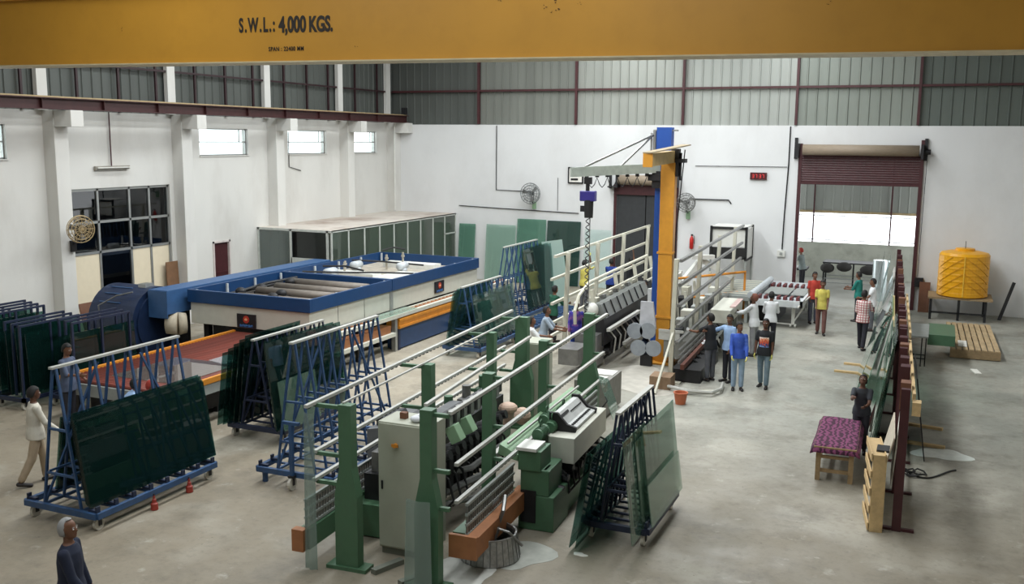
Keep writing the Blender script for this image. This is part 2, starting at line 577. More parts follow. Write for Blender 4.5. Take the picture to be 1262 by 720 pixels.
# ---- high windows in the left wall
def win_x(idx, y0, y1, z0, z1, parent=None):
    w = bpy.data.objects.new('window_%d' % idx, None)
    COL.objects.link(w)
    struct(w)
    X = XL-0.12
    f = 0.035
    mb = MB()
    mb.box(X-.03, y0, z0, X+.03, y1, z0+f).box(X-.03, y0, z1-f, X+.03, y1, z1)
    mb.box(X-.03, y0, z0, X+.03, y0+f, z1).box(X-.03, y1-f, z0, X+.03, y1, z1)
    zm = (z0+z1)/2
    mb.box(X-.02, y0, zm-.018, X+.02, y1, zm+.018)
    ym = y1-0.32
    mb.box(X-.02, ym-.015, zm, X+.02, ym+.015, z1)
    mb.build('frame', m_alu, w)
    MB().box(X-.004, y0+f, z0+f, X+.004, y1-f, zm-.018).build('pane', g_clear, w)
    MB().box(X-.004, y0+f, zm+.018, X+.004, ym-.015, z1-f).build('pane', g_clear, w)
    MB().box(X-.004, ym+.015, zm+.018, X+.004, y1-f, z1-f).build('pane', g_clear, w)
    MB().box(XL-.25, y0-.03, z0-.03, XL+.04, y1+.03, z0).build('sill', m_plaster, w)
for i, (a, b) in enumerate(WIN):
    win_x(i+1, a, b, 5.2, 6.06)

# ---- tall aluminium partition window with cream lower panels, dim office behind it
w = bpy.data.objects.new('window_5', None)
COL.objects.link(w)
struct(w)
X = XL-0.1
ycol = [19.4, 20.45, 21.62, 22.4, 23.2]
zrow = [0, 0.95, 2.55, 3.4, 4.35]
fr = MB()
for y in ycol:
    yy = min(max(y, 19.43), 23.17)
    fr.box(X-.04, yy-.035, 0, X+.04, yy+.035, 4.35)
for z in zrow[2:]:
    zz = min(z, 4.31)
    fr.box(X-.04, 19.4, zz-.035, X+.04, 23.2, zz+.035)
fr.box(X-.04, 20.45, .95-.035, X+.04, 21.62, .95+.035)
fr.build('frame', m_alu, w)
for i in range(4):
    for j in (2, 3):
        MB().box(X-.005, ycol[i]+.04, zrow[j]+.04, X+.005, ycol[i+1]-.04, zrow[j+1]-.04).build('pane', g_window, w)
MB().box(X-.005, 20.49, .99, X+.005, 21.58, 2.51).build('pane', g_window, w)
MB().box(X-.005, 20.49, .02, X+.005, 21.58, .91).build('panel', m_dark, w)
for i in (0, 2, 3):
    MB().box(X-.015, ycol[i]+.04, 0.02, X+.015, ycol[i+1]-.04, 2.51).build('panel', m_creamp, w)
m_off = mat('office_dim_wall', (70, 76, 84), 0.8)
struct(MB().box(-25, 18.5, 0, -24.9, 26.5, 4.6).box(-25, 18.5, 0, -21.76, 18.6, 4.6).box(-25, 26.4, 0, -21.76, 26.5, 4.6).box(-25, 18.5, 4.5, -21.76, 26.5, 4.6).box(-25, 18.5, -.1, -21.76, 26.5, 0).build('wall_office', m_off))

# ---- maroon door in the left wall
d = bpy.data.objects.new('door_3', None)
COL.objects.link(d)
struct(d)
MB().box(XL-.12, 25.03, 0, XL+.03, 25.09, 2.42).box(XL-.12, 25.81, 0, XL+.03, 25.87, 2.42).box(XL-.12, 25.03, 2.36, XL+.03, 25.87, 2.42).build('frame', mat('pale_frame', (200, 190, 186), 0.6), d)
MB().box(XL-.1, 25.09, 0, XL-.05, 25.81, 2.36).build('leaf', m_maroon, d)
MB().box(XL-.05, 25.12, 1.35, XL-.03, 25.78, 1.4).build('rail', m_maroon, d)
MB().cyl((XL-.03, 25.72, 1.1), (XL-.03, 25.72, 1.25), .015).build('handle', m_steel, d)

# ---- rolling shutter door in the back wall
d = bpy.data.objects.new('door_1', None)
COL.objects.link(d)
struct(d)
for x in (-4.6, -0.56):
    MB().box(x-.06, YB-.09, 0, x+.06, YB+.02, 5.9 if x > -1 else 5.75).build('guide_channel', m_maroon, d)
sl = MB()
for i in range(12):
    z = 4.38 + i*.081
    sl.prism([(YB-.05, z), (YB-.02, z+.02), (YB-.02, z+.06), (YB-.05, z+.078), (YB-.06, z+.04)], 'x', -4.54, -.62)
stuff(sl.build('shutter_slats', m_maroon, d))
MB().box(-4.54, YB-.08, 4.3, -.62, YB-.02, 4.39).build('bottom_bar', m_maroon, d)
MB().cyl((-4.5, YB-.28, 5.53), (-.66, YB-.28, 5.53), .19, n=20).build('roller_barrel', mat('barrel_tan', (142, 128, 110), .6, stretch=(1, 1, 12)), d, smooth=True)
for x in (-4.66, -.56):
    s_ = -1 if x < -2 else 1
    MB().box(x-.04, YB-.5, 5.25, x+.04, YB-.02, 5.75).box(x+.05*s_, YB-.1, 5.2, x+.16*s_, YB-.02, 5.95).build('end_bracket', m_dark, d)
MB().tube([(-.4, YB-.2, 5.5), (-.42, YB-.12, 3), (-.43, YB-.12, 1.2)], .012).build('chain', m_dark, d)
MB().cyl((-.6, YB-.2, 5.5), (-.3, YB-.2, 5.5), .09, n=12).build('chain_wheel', m_dark, d)

# ---- second, closed shutter door behind the jib crane
d = bpy.data.objects.new('door_2', None)
COL.objects.link(d)
struct(d)
MB().box(-11.45, YB+.09, 0, -9.1, YB+.12, 3.95).build('backing', m_black, d)  # black panel added to block outside light in the gap between the leaves
MB().box(-11.45, YB+.02, 0, -10.3, YB+.08, 3.95).build('leaf', mat('charcoal_sheet', (48, 50, 52), .6), d)
MB().box(-10.26, YB+.02, 0, -9.1, YB+.08, 3.95).build('leaf', MATS['charcoal_sheet'], d)
MB().box(-11.55, YB-.08, 3.72, -9.0, YB, 4.1).build('lintel', m_maroon, d)
MB().box(-11.55, YB-.06, 0, -11.45, YB+.0, 3.75).box(-9.1, YB-.06, 0, -9.0, YB, 3.75).build('guide_channel', m_maroon, d)
MB().cyl((-11.3, YB-.26, 4.3), (-9.1, YB-.26, 4.3), .19, n=18).build('roller_barrel', MATS['barrel_tan'], d, smooth=True)
MB().box(-11.75, YB-.1, 3.95, -11.66, YB, 4.6).box(-11.7, YB-.45, 4.0, -11.3, YB-.02, 4.05).box(-11.38, YB-.45, 4.05, -11.3, YB-.02, 4.5).box(-9.1, YB-.5, 4.05, -9.0, YB, 4.6).build('end_bracket', m_dark, d)

# ---- yard beyond the shutter door
struct(MB().box(-9, 44, 0, 4, 44.2, 1.5).build('wall_yard', m_wallgrey))
yc = bpy.data.objects.new('wall_yard_cladding', None)
COL.objects.link(yc)
struct(yc)
corr(-9, 4, 2.84, 6.6, .38, lambda a, dd, z: (a, 44.1-dd, z)).build('cladding_sheet', m_clad, yc)
MB().box(-9, 44.02, 2.78, 4, 44.08, 2.88).build('girt', m_tan, yc)
for x in (-4.85, -1.72):
    MB().box(x-.03, 43.9, 1.5, x+.03, 43.98, 6.6).build('post', m_maroon, yc)
MB().box(-9, 43.9, 2.66, 4, 43.93, 2.69).box(-9, 43.9, 1.62, 4, 43.93, 1.65).build('wire', m_dark, yc)
struct(MB().box(-9, 36.8, 6.6, 4.2, 44.4, 6.7).build('ceiling_yard', m_soffit))

# ---- low glazed office in the far left corner
o = bpy.data.objects.new('wall_office_glazed', None)
COL.objects.link(o)
struct(o)
XO = -18.45
ZT = 2.72
ys_ = [27.35] + [27.35+(YB-27.35)*i/9 for i in range(1, 10)]
fr = MB()
for y in ys_:
    yy = min(y, YB-.05)
    fr.box(XO-.05, yy-.03, 0, XO+.0, yy+.03, ZT)
fr.box(XO-.05, 27.35, ZT-.07, XO, YB, ZT).box(XO-.05, 27.35, 0, XO, YB, .1)
fr.box(XO-.05, 35.5, 1.9, XO, YB, 1.95)
xs_ = [XL+.02, -20.2, -19.95, XO]
for x in (XL+.05, -20.1, -18.62):
    fr.box(x-.04, 27.3, 0, x+.04, 27.36, ZT)
fr.box(XL, 27.3, ZT-.07, XO, 27.36, ZT).box(-20.1, 27.3, 1.55, -18.6, 27.36, 1.75)
fr.build('frame', mat('partition_frame', (190, 194, 188), .5), o)
for i in range(9):
    MB().box(XO-.03, ys_[i]+.035, .1, XO-.02, ys_[i+1]-.035, ZT-.07).build('pane', glass('office_glass', (.55, .62, .58), .30, (116, 126, 114)), o)
MB().box(XL+.1, 27.32, .1, -20.15, 27.33, ZT-.07).build('pane', glass('office_glass_grey', (.6, .66, .66), .35, (140, 150, 146)), o)
MB().box(-20.05, 27.32, 1.75, -18.67, 27.33, ZT-.07).build('pane', g_window, o)
MB().box(-20.05, 27.32, .1, -18.67, 27.33, 1.55).build('pane', g_window, o)
MB().box(XL, 27.32, ZT-.03, XO, YB, ZT+.0).build('roof_slab', mat('dusty_slab', (206, 198, 188), .9, var=.06, scale=.8, dirt=(146, 122, 108), dirt_scale=.5, dirt_amt=.85), o)

# ================================================================ BRIDGE CRANE
t = thing('bridge_crane_girder', 'yellow box girder of the overhead bridge crane marked with its safe working load', 'crane', (0, 0, 0))
def zb(x):
    return 6.87 - x*0.0105
mb = MB()
xa, xb_ = -20.6, 3.4
def slant(mb, y0, y1, o0, o1):
    vs = []
    for x in (xa, xb_):
        for (y, o) in ((y0, o0), (y1, o0), (y1, o1), (y0, o1)):
            vs.append((x, y, zb(x)+o))
    mb.add(vs, [(0, 1, 2, 3), (7, 6, 5, 4), (0, 4, 5, 1), (1, 5, 6, 2), (2, 6, 7, 3), (3, 7, 4, 0)])
    return mb
slant(MB(), 13.05, 13.45, .02, 1.15).build('web_box', m_yellow, t)
slant(MB(), 12.98, 13.52, 0, .02).build('bottom_flange', m_ledge, t)
slant(MB(), 12.98, 13.52, 1.15, 1.17).build('top_flange', m_yellow, t)
MB().box(-20.95, 11.4, 6.95, -20.58, 15.1, 7.35).build('end_carriage', m_yellow, t)
for yy in (11.8, 14.7):
    MB().cyl((-20.8, yy, 6.94), (-20.7, yy, 6.94), .16, n=18).build('wheel', m_dark, t)
def text(name, body, size, x, z, y, parent, m, bold=.0, sx=1.0, rot=(PI/2, 0, 0), loc=None, space=1.0):
    c = bpy.data.curves.new(name, 'FONT')
    c.body = body
    c.size = size
    c.extrude = .002
    c.offset = bold
    c.space_character = space
    tmp = bpy.data.objects.new('tmp', c)
    COL.objects.link(tmp)
    dg = bpy.context.evaluated_depsgraph_get()
    me = bpy.data.meshes.new_from_object(tmp.evaluated_get(dg))
    bpy.data.objects.remove(tmp)
    me.materials.clear()
    me.materials.append(m)
    ob = link(name, me, parent, loc or (x, y, z), 0, rot)
    ob.scale = (sx, 1, 1)
    return ob
def lettering(body, x0, x1, z, hgt, bold, space=1.0):
    tx = text('lettering', body, hgt/0.70, x0, z, 13.045, t, m_ink, bold, space=space)
    wdt = max(v.co.x for v in tx.data.vertices) - min(v.co.x for v in tx.data.vertices)
    tx.scale = ((x1-x0)/wdt, 1, 1)
    tx.rotation_euler = (PI/2, .0105, 0)
lettering('S.W.L.:', -10.50, -9.80, 7.468, .215, .010, 1.3)
lettering('4,000', -9.72, -9.20, 7.442, .235, .012)
lettering('KGS.', -9.155, -8.72, 7.435, .225, .012)
lettering('SPAN : 22400 MM', -9.93, -9.26, 7.155, .065, .002, 1.15)
m_scuff = mat('scuff_brown', (92, 60, 20), .7)
mb = MB()
for (x, z, r) in ((-5.1, 7.78, .02), (-5.05, 7.7, .03), (-5.2, 7.63, .02), (-5.02, 7.6, .025), (-5.12, 7.55, .015), (-5.9, 7.75, .015), (-4.7, 7.65, .012), (-13, 7.6, .015), (-1.4, 7.5, .012), (-8.3, 7.2, .012)):
    for q in range(3):
        xx, zz = x+random.uniform(-.03, .03), z+random.uniform(-.03, .03)
        mb.box(xx, 13.044, zz, xx+r*random.uniform(.4, 1.3), 13.05, zz+r*.5)
mb.build('scuff_marks', m_scuff, t)
# ================================================================ FURNACE LINE
F = thing('tempering_furnace', 'long cream glass tempering furnace with blue rim and open top along the left bay', 'furnace', (-15.7, 19.5, 0))
def fsec(y0, y1):
    w = 1.9
    MB().box(-w+.06, y0, 1.02, w-.06, y1, 1.56).build('body', m_cream, F, bevel=.01)
    MB().box(-w+.1, y0+.05, 1.56, w-.1, y1-.05, 1.58).build('top_plate', mat('dark_brown_top', (70, 64, 58), .7, var=.3) if y0 < 1 else mat('dusty_top', (176, 168, 154), .7, var=.2), F)  # dark brown plate in the first section, paler one in the second
    mb = MB()
    t_ = .035
    z0, z1 = 1.57, 1.90
    mb.box(-w, y0-.05, z0, w, y0+t_, z1).box(-w, y1-t_, z0, w, y1+.02, z1).box(-w, y0+t_, z0, -w+t_+.03, y1-t_, z1).box(w-t_-.03, y0+t_, z0, w, y1-t_, z1)
    mb.build('rim', m_bluem, F, bevel=.008)
    n = max(3, int((y1-y0)/1.2))
    for i in range(n+1):
        y = y0+.15 + (y1-y0-.3)*i/n
        for sx_ in (-1, 1):
            MB().box(sx_*(w-.15)-.025, y-.025, 1.58, sx_*(w-.15)+.025, y+.025, 1.88).build('rim_stay', m_pale, F)
m_pale = mat('pale_stay', (190, 196, 200), .5)
fsec(0, 3.85)
fsec(3.95, 9.5)
MB().box(1.78, 3.82, 1.0, 1.86, 3.98, 1.86).build('joint_strip', m_alu, F)
for y in (.35, 3.6, 6.5, 9.2):
    for x in (-1.6, 1.55):
        MB().box(x-.08, y-.08, 0, x+.08, y+.08, 1.02).build('leg', m_dark, F)
MB().box(-1.4, .3, .45, 1.3, 9.2, 1.0).build('heating_chamber', m_dark, F)
for y in (1.25, 2.5):
    MB().box(1.835, y-.006, 1.04, 1.845, y+.006, 1.55).build('panel_seam', m_dark, F)
# ducts inside the first open top
for (y, r_, z) in ((.75, .10, 1.68), (1.55, .13, 1.70), (2.35, .13, 1.70), (3.1, .14, 1.72)):
    MB().cyl((-.9, y, z), (1.6, y, z), r_, n=14).build('air_duct', m_tube, F, smooth=True)
MB().tube([(-1.2, .8, 1.7), (-1.0, 1.4, 1.8), (-1.1, 2.2, 1.82), (-.9, 3.3, 1.85)], .04).tube([(-1.4, .9, 1.66), (-1.35, 3.2, 1.7)], .05).build('air_hose', m_dark, F)
for (x, y) in ((-.95, .9), (-.9, 1.7), (-.85, 2.9), (0.2, 1.1), (.35, .55)):
    MB().ball((x, y, 1.78), .15, .13, .11).box(x-.06, y-.25, 1.6, x+.06, y+.25, 1.7).build('valve', m_dark, F, smooth=True)
# fans and pipes on the second top
for (x, y, r_) in ((-.9, 5.0, .15), (-1.2, 6.9, .13), (.2, 7.4, .12)):
    MB().cyl((x, y-.22, 1.78), (x, y+.2, 1.78), r_, n=14).box(x-.12, y-.1, 1.58, x+.12, y+.1, 1.7).build('fan_motor', m_pale, F, smooth=True)
MB().box(-1.4, 5.6, 1.58, .2, 6.1, 1.72).box(-1.0, 8.2, 1.58, .9, 8.7, 1.75).box(.2, 5.2, 1.58, .9, 7.2, 1.64).build('cover_plate', m_white, F)
for (x, y, h_) in ((-1.0, 5.9, .5), (-1.3, 6.4, .45), (-.5, 7.6, .6), (-.3, 8.3, .62), (-.75, 8.0, .5)):
    MB().cyl((x, y, 1.6), (x, y, 1.6+h_*.8), .035, n=8).cyl((x, y, 1.6+h_*.55), (x, y, 1.6+h_*.65), .06, n=10).build('riser_pipe', mat('pipe_tan', (170, 164, 150), .5), F)
for pts in ([(-1.5, 4.4, 1.85), (-.4, 4.9, 1.83), (.5, 5.6, 1.8), (1.4, 6.2, 1.75)], [(-1.5, 7.1, 1.9), (-.6, 7.5, 1.86), (.8, 7.7, 1.8)], [(-1.45, 5.4, 1.9), (-.8, 5.6, 1.92), (0, 5.4, 1.85)], [(-.9, 8.0, 2.15), (-.6, 8.2, 2.25), (-.2, 8.3, 2.2)]):
    MB().tube(pts, .03).build('pipe', m_dark, F)
# maker's plates: black square, red ring emblem with a pale figure, blue script line below
def plate(vx):
    if vx == 'front':
        P = lambda x, y, z: (x, y, z)
        rot = 0
        loc = (-.04, -.03, 1.215)
    else:
        rot = PI/2
        loc = (1.87, 6.75, 1.31)
    p = MB().box(-.29, -.015, -.175, .29, .015, .175).build('maker_plate', mat('plate_black', (26, 24, 30), .4), F, loc=loc)
    p.rotation_euler = (0, 0, rot)
    q = MB().cyl((0, -.02, .04), (0, -.015, .04), .095, n=24).build('emblem_disc', mat('emblem_red', (176, 54, 40), .5), p)
    MB().cyl((0, -.026, .045), (0, -.02, .045), .06, n=20).build('emblem_centre', mat('emblem_orange', (224, 136, 70), .5), p) if False else None
    MB().prism([(-.035, .015), (.035, .015), (.045, .06), (.015, .045), (0, .085), (-.015, .045), (-.045, .06)], 'y', -.028, -.02).build('emblem_figure', mat('emblem_pale', (232, 180, 130), .5), p)
    mb = MB()
    for i in range(9):
        x = -.2+i*.045
        mb.box(x, -.022, -.145+.01*(i % 3), x+.034, -.015, -.10+.012*((i+1) % 2))
    mb.box(-.21, -.021, -.155, .2, -.015, -.148)
    mb.build('script_line', mat('script_blue', (60, 110, 170), .5), p)
plate('front')
plate('side')
MB().prism([(-.33, 1.12), (-.24, 1.12), (-.26, 1.17)], 'y', -.02, 0).build('warning_triangle', m_dark, F)

# unloading conveyor with orange guard and blue base
T = thing('quench_conveyor', 'conveyor with orange guard and blue base running beside the furnace', 'conveyor', (-13.45, 19.6, 0))
each('side_beam', m_cream, T, [(.0, 0, .92, .12, 11.4, 1.02), (-.34, 0, .92, -.28, 11.4, 1.0)])
for i in range(45):
    y = .3+i*.245
    MB().cyl((-.28, y, .95), (0, y, .95), .035, n=8).build('roller', m_orangeb, T)
MB().box(-.25, .2, .55, .05, 3.0, .75).build('drive_cover', m_orangeb, T)
MB().box(-.3, .0, .45, .15, 3.1, .55).build('lower_beam', m_cream, T)
MB().box(-.02, 3.15, 0, .1, 3.27, .95).build('leg', m_alu, T)
MB().box(-.3, 3.35, .6, .12, 7.4, .88).build('guard', m_orange, T, bevel=.01)
MB().box(.1, 3.35, .62, .14, 7.4, .68).box(.1, 3.35, .80, .14, 7.4, .88).build('guard_flange', m_orange, T)
MB().box(-.3, 3.4, .04, .06, 7.3, .6).build('base', m_bluem, T)
MB().box(-.2, 3.36, .0, .08, 3.46, .62).build('base_end', mat('end_blue_dark', (24, 36, 66), .5), T)
MB().cyl((.0, 6.5, .25), (.28, 6.5, .25), .13, n=14).build('motor', m_galv, T)
for y in (0.1, 1.6, 8.5, 11):
    MB().box(-.2, y, 0, -.12, y+.08, .92).build('leg', m_dark, T)
g = MB().box(-.3, 2.2, 1.03, .1, 4.4, 1.04).build('glass_sheet', g_pale)
g.location = T.location
tag(g, 'clear glass sheet lying flat on the conveyor beside the furnace', 'glass sheet')

# loading conveyor with red-oxide rollers
T = thing('loading_conveyor', 'low conveyor with red-brown rollers and orange side rails before the furnace mouth', 'conveyor', (-16.2, 14.1, 0))
rm = MB().cyl((.06, 0, 0), (2.84, 0, 0), .047, n=8).mesh('roller', True)
rm.materials.append(m_roller)
for i in range(52):
    link('roller', rm, T, (0, .08+i*.104, .87))
each('side_rail', m_orange, T, [(0, 0, .84, .08, 5.4, .95), (2.84, 0, .84, 2.92, 5.4, .95)])
MB().box(2.80, 0, .62, 2.90, 5.4, .84).box(0.02, 0, .62, .1, 5.4, .84).box(0, -.02, .6, 2.9, .05, .84).build('frame', m_greyp, T)
for y in (.2, 1.9, 3.6, 5.1):
    for x in (.3, 2.4):
        MB().box(x-.05, y-.05, 0, x+.05, y+.05, .62).build('leg', m_dark, T)
MB().box(.4, .4, .15, 2.5, 5.0, .6).build('underframe', m_dark, T)
g = MB().box(.9, .5, .925, 2.6, 2.4, .935).build('glass_sheet', glass('smoky_glass', (.8, .82, .8), .15, (150, 150, 146)))
g.location = T.location
tag(g, 'thin glass sheet lying on the red-brown rollers', 'glass sheet')
g = MB().prism([(1.75, 2.45), (2.2, 2.3), (2.55, 2.5), (2.55, 3.0), (2.2, 3.2), (1.75, 3.05)], 'z', .925, .937).build('glass_template', glass('frosted_glass', (.9, .9, .9), .4, (210, 206, 206)))
g.location = T.location
tag(g, 'frosted octagonal glass piece lying on the red-brown rollers', 'glass piece')

# blower and duct
T = thing('blower', 'big dark blue round blower casing at the left wall behind the racks', 'blower', (-19.2, 19.3, 0))
MB().cyl((-.75, 0, 1.0), (.75, 0, 1.0), .93, n=32).build('casing', m_blued, T, smooth=False)
MB().cyl((.75, 0, 1.0), (.8, 0, 1.0), .78, n=32).build('face_plate', m_blued, T)
MB().box(-.6, -.9, 0, .6, .9, .3).build('plinth', m_dark, T)
MB().tube([(-.3, -.93, 1.0), (-.3, -.98, 1.5), (.1, -.75, 1.75), (.5, -.6, 1.85)], .02).build('pipe', m_steel, T)
MB().box(.3, -.2, 1.9, .55, .1, 2.0).build('lug', m_alu, T)
MB().box(.8, -.15, 1.45, .86, .0, 1.85).build('inspection_plate', m_alu, T)
for a_ in (1.9, 2.2, 2.5):
    MB().box(-.5, .0+.93*math.cos(a_)-.02, 1+.93*math.sin(a_), .2, .93*math.cos(a_)+.02, 1.02+.93*math.sin(a_)).build('ridge', m_bluel, T)
T = thing('air_trunk', 'pale blue square duct running from the blower along the far side of the furnace', 'duct', (-18.05, 18.9, 0))
MB().box(-.32, 0, 1.3, .3, 7.3, 1.92).build('trunk', m_bluel, T, bevel=.01)
MB().prism([(-.32, 1.2), (.3, 1.2), (.3, 1.9), (-.32, 1.9)], 'y', -.02, 0).add([], []).build('end_plate', m_bluel, T)
MB().cyl((.3, .35, 1.02), (.43, .50, 1.02), .30, .26, n=20).build('branch_pipe', mat('canvas_tan', (182, 172, 152), .8), T, smooth=True)
MB().cyl((.05, .2, 1.02), (.3, .35, 1.02), .26, .30, n=20).build('collar', MATS['canvas_tan'], T, smooth=True)
for y in (.8, 3.5, 6.5):
    MB().box(-.2, y, 0, .2, y+.1, 1.3).build('leg', m_dark, T)
# boards leaning at the left wall
def board(label, x, y, w, h, lean, m, z=0, th=.03):
    b_ = MB().box(-th/2, 0, 0, th/2, w, h).build('board', m, bevel=.004)
    b_.location = (x, y, z)
    b_.rotation_euler = (0, lean, 0)
    return tag(b_, label, 'board')
board('brown board leaning at the foot of the tall office window', -20.9, 19.25, .5, 1.3, -.25, m_brown)
board('tall brown board leaning against the pillar beside the office window', -21.35, 22.82, .5, 2.0, -.04, mat('brown_board_b', (120, 88, 62), .7))

# ================================================================ GLASS RACKS
def caster(parent, x, y, r=.09, m=None):
    c_ = MB().box(x-.05, y-.05, r*2, x+.05, y+.05, r*2+.03).box(x-.045, y-.03, r*.8, x-.035, y+.03, r*2).box(x+.035, y-.03, r*.8, x+.045, y+.03, r*2).build('caster', m_dark, parent)
    MB().cyl((x-.025, y, r), (x+.025, y, r), r, n=16).build('wheel', m or m_caster, c_)
def a_rack(label, x, y, L, W_, H, n, m, mbar, rz=0, group=None, lw=.38, zb_=.24, pads=True, bar=.05, feet=False):
    T = thing('glass_rack', label, 'rack', (x, y, 0), rz, group)
    w = W_/2
    b_ = MB()
    for sx_ in (-w, w):
        b_.box(sx_-.035, 0, zb_-.04, sx_+.035, L, zb_+.05)
    for yy in (0, L):
        b_.box(-w, yy-.035, zb_-.04, w, yy+.035, zb_+.05)
    b_.box(-lw-.02, 0, zb_+.0, -lw+.02, L, zb_+.04).box(lw-.02, 0, zb_+.0, lw+.02, L, zb_+.04)
    b_.build('base_frame', m, T)
    rb = MB()
    for s_ in (-1, 1):
        rb.beam((s_*lw, 0, zb_), (s_*.035, 0, H-.02), .03, .038)
    for zz in (.75, 1.45):
        fx = lw + (0.045-lw)*(zz-zb_)/(H-zb_)
        rb.box(-fx, -.015, zz, fx, .015, zz+.035)
    rb.box(-w, -.02, zb_, w, .02, zb_+.03)
    me = rb.mesh('rib')
    me.materials.append(m)
    pm = MB().box(-.09, -.03, 0, .09, .03, .035).box(-.09, -.035, .0, -.06, .035, .09).mesh('pad')
    pm.materials.append(m_navy if m is not m_navy else m)
    for i in range(n):
        yy = .05 + (L-.1)*i/(n-1)
        link('rib', me, T, (0, yy, 0))
        if pads:
            link('pad', pm, T, (w-.1, yy, zb_+.05), 0, (0, 0, PI))
            link('pad', pm, T, (-w+.1, yy, zb_+.05))
    br = MB()
    br.beam((-lw, .05, zb_), (-.05, L*.35, H-.1), .03).beam((lw, L-.05, zb_), (.05, L*.65, H-.1), .03)
    br.beam((-lw*.6, .05, .8), (-lw*.6, L-.05, .8), .03).beam((lw*.6, .05, .8), (lw*.6, L-.05, .8), .03)
    br.build('brace', m, T)
    MB().box(-.04, -.02, H-.02, .04, L+.02, H+.015).build('top_bar', mbar, T)
    for sx_ in (-w+.08, w-.08):
        for yy in (.1, L-.1):
            if feet and yy < 1:
                MB().cyl((sx_, yy, 0), (sx_, yy, zb_), .05, n=10).build('foot', m, T)
            else:
                caster(T, sx_, yy, (zb_-.06)/2)
    if feet:
        caster(T, 0, -.08, .11, m_caster)
        MB().box(-.03, -.1, .22, .03, -.04, 1.15).box(-.16, -.1, 1.12, .16, -.04, 1.17).build('tow_handle', m, T)
    return T
m_topbar = m_bar
a_rack('large blue wheeled glass rack at far left front holding a thick stack of dark sheets', -11.75, 10.1, 2.6, 1.45, 2.42, 8, m_blue, m_bar)
a_rack('empty blue wheeled a-frame rack standing left of the green machines', -9.5, 12.85, 2.75, 1.5, 2.48, 9, m_blue, m_bar, feet=True, rz=.02)
a_rack('blue glass rack behind the empty blue rack, packed with dark sheets both sides', -11.75, 14.7, 2.3, 1.3, 1.98, 8, m_navy, m_bar, pads=False)
a_rack('low navy glass rack on casters at the front right of the green machines', -3.95, 12.95, 1.75, .95, 1.95, 8, m_navy, m_bar, lw=.25)
a_rack('blue glass rack beside the orange-guarded conveyor, loaded with thin sheets', -11.4, 22.9, 2.5, 1.1, 1.9, 8, m_blue, m_bar)
a_rack('tall blue glass rack near the back wall with mirror-dark sheets', -12.35, 27.8, 2.7, 1.2, 2.45, 8, m_blue, m_bar)
# long low blue base on casters beyond
T = thing('glass_trolley', 'low empty blue slotted trolley on the floor in front of the tall blue rack', 'trolley', (-11.1, 25.2, 0), -.02)
MB().box(-.35, 0, .2, -.28, 5.2, .28).box(.28, 0, .2, .35, 5.2, .28).box(-.35, 0, .2, .35, .07, .28).box(-.35, 5.13, .2, .35, 5.2, .28).build('frame', m_blue, T)
for i in range(18):
    MB().box(-.3, .15+i*.28, .27, .3, .22+i*.28, .34).build('slot_bar', m_blue, T)
for x in (-.28, .28):
    for y in (.3, 4.9):
        caster(T, x, y, .085)

def sheet(label, x, y, z, L, H, lean, m=g_dark, th=.012, rz=0, group=None, name='glass_sheet', skew=0):
    """sheet standing in a plane along Y, foot at x, top leaning by angle lean (positive towards +X)"""
    g_ = MB().box(-th/2, 0, 0, th/2, L, H)
    if skew:
        g_.v = [(a, b, c+(skew*b/L if c > 0 else 0)) for a, b, c in g_.v]
    o_ = g_.build(name, m)
    o_.location = (x, y, z)
    o_.rotation_euler = (0, lean, rz)
    return tag(o_, label, 'glass sheet', group)
# front left rack stack (leaning inwards, i.e. towards -X)
for i in range(9):
    lab = 'outermost dark green sheet of the thick stack on the large front left rack' if i == 0 else 'dark green glass sheet in the thick stack on the large front left rack'
    sheet(lab, -11.16-i*.024, 10.12+.012*i + (0.05 if i % 3 == 1 else 0), .34, 2.75-.05*(i % 3), 1.30+.03*(i % 4), -.17, rz=0, group=None if i == 0 else 'dark sheets stacked on the large front left rack')
for i in range(3):
    sheet(['outermost', 'middle', 'innermost'][i]+' dark glass sheet on the far side of the large front left rack', -12.3+i*.03, 10.5, .34, 1.8, 1.2, .17, group='sheets on the far side of the large front left rack')
# rack B: dark sheets each side
for i in range(5):
    sheet(ORD[i]+' dark sheet leaning on the left face of the packed navy rack', -12.42+i*.07, 14.4+.07*i, .30, 1.75+.1*(i % 2), 1.45+.08*i, .13, group='sheets on the left face of the packed navy rack')
for i in range(4):
    sheet(ORD[i if i < 3 else 4]+' sheet leaning on the right face of the packed navy rack', -11.1-i*.05, 14.5+.05*i, .30, 2.5-.1*i, 1.7-.06*(i % 2), -.13, m=g_mid if i == 3 else g_dark, group='sheets on the right face of the packed navy rack')
sheet('small grey-green glass sheet at the near right foot of the packed navy rack', -11.0, 14.6, .30, 1.2, .95, -.14, m=g_mid)
# rack F: pale green sheets on its right, two dark ones on the left
sheet('large pale green sheet leaning on the right face of the low navy rack', -3.48, 13.15, .3, 1.75, 1.42, -.12, m=g_mid)
sheet('second pale green sheet leaning under the large one on the low navy rack', -3.53, 12.9, .3, 2.0, 1.28, -.12, m=g_mid)
sheet('narrow green sheet protruding at the near end of the low navy rack', -3.55, 12.45, .22, 1.1, 1.48, -.12, m=g_mid)
sheet('low pale green offcut leaning outermost at the foot of the low navy rack', -3.42, 13.0, .3, 1.8, .62, -.14, m=g_pale)
for i in range(2):
    sheet('dark sheet left of the low navy rack, the one nearer the green machine' if i == 0 else 'dark sheet left of the low navy rack, the one nearer the rack', -4.44+i*.09, 12.35, .08, 1.9, 1.42, .16, m=g_dark)
g_thin = glass('thin_teal_glass', (.66, .80, .78), .16, (66, 98, 94))
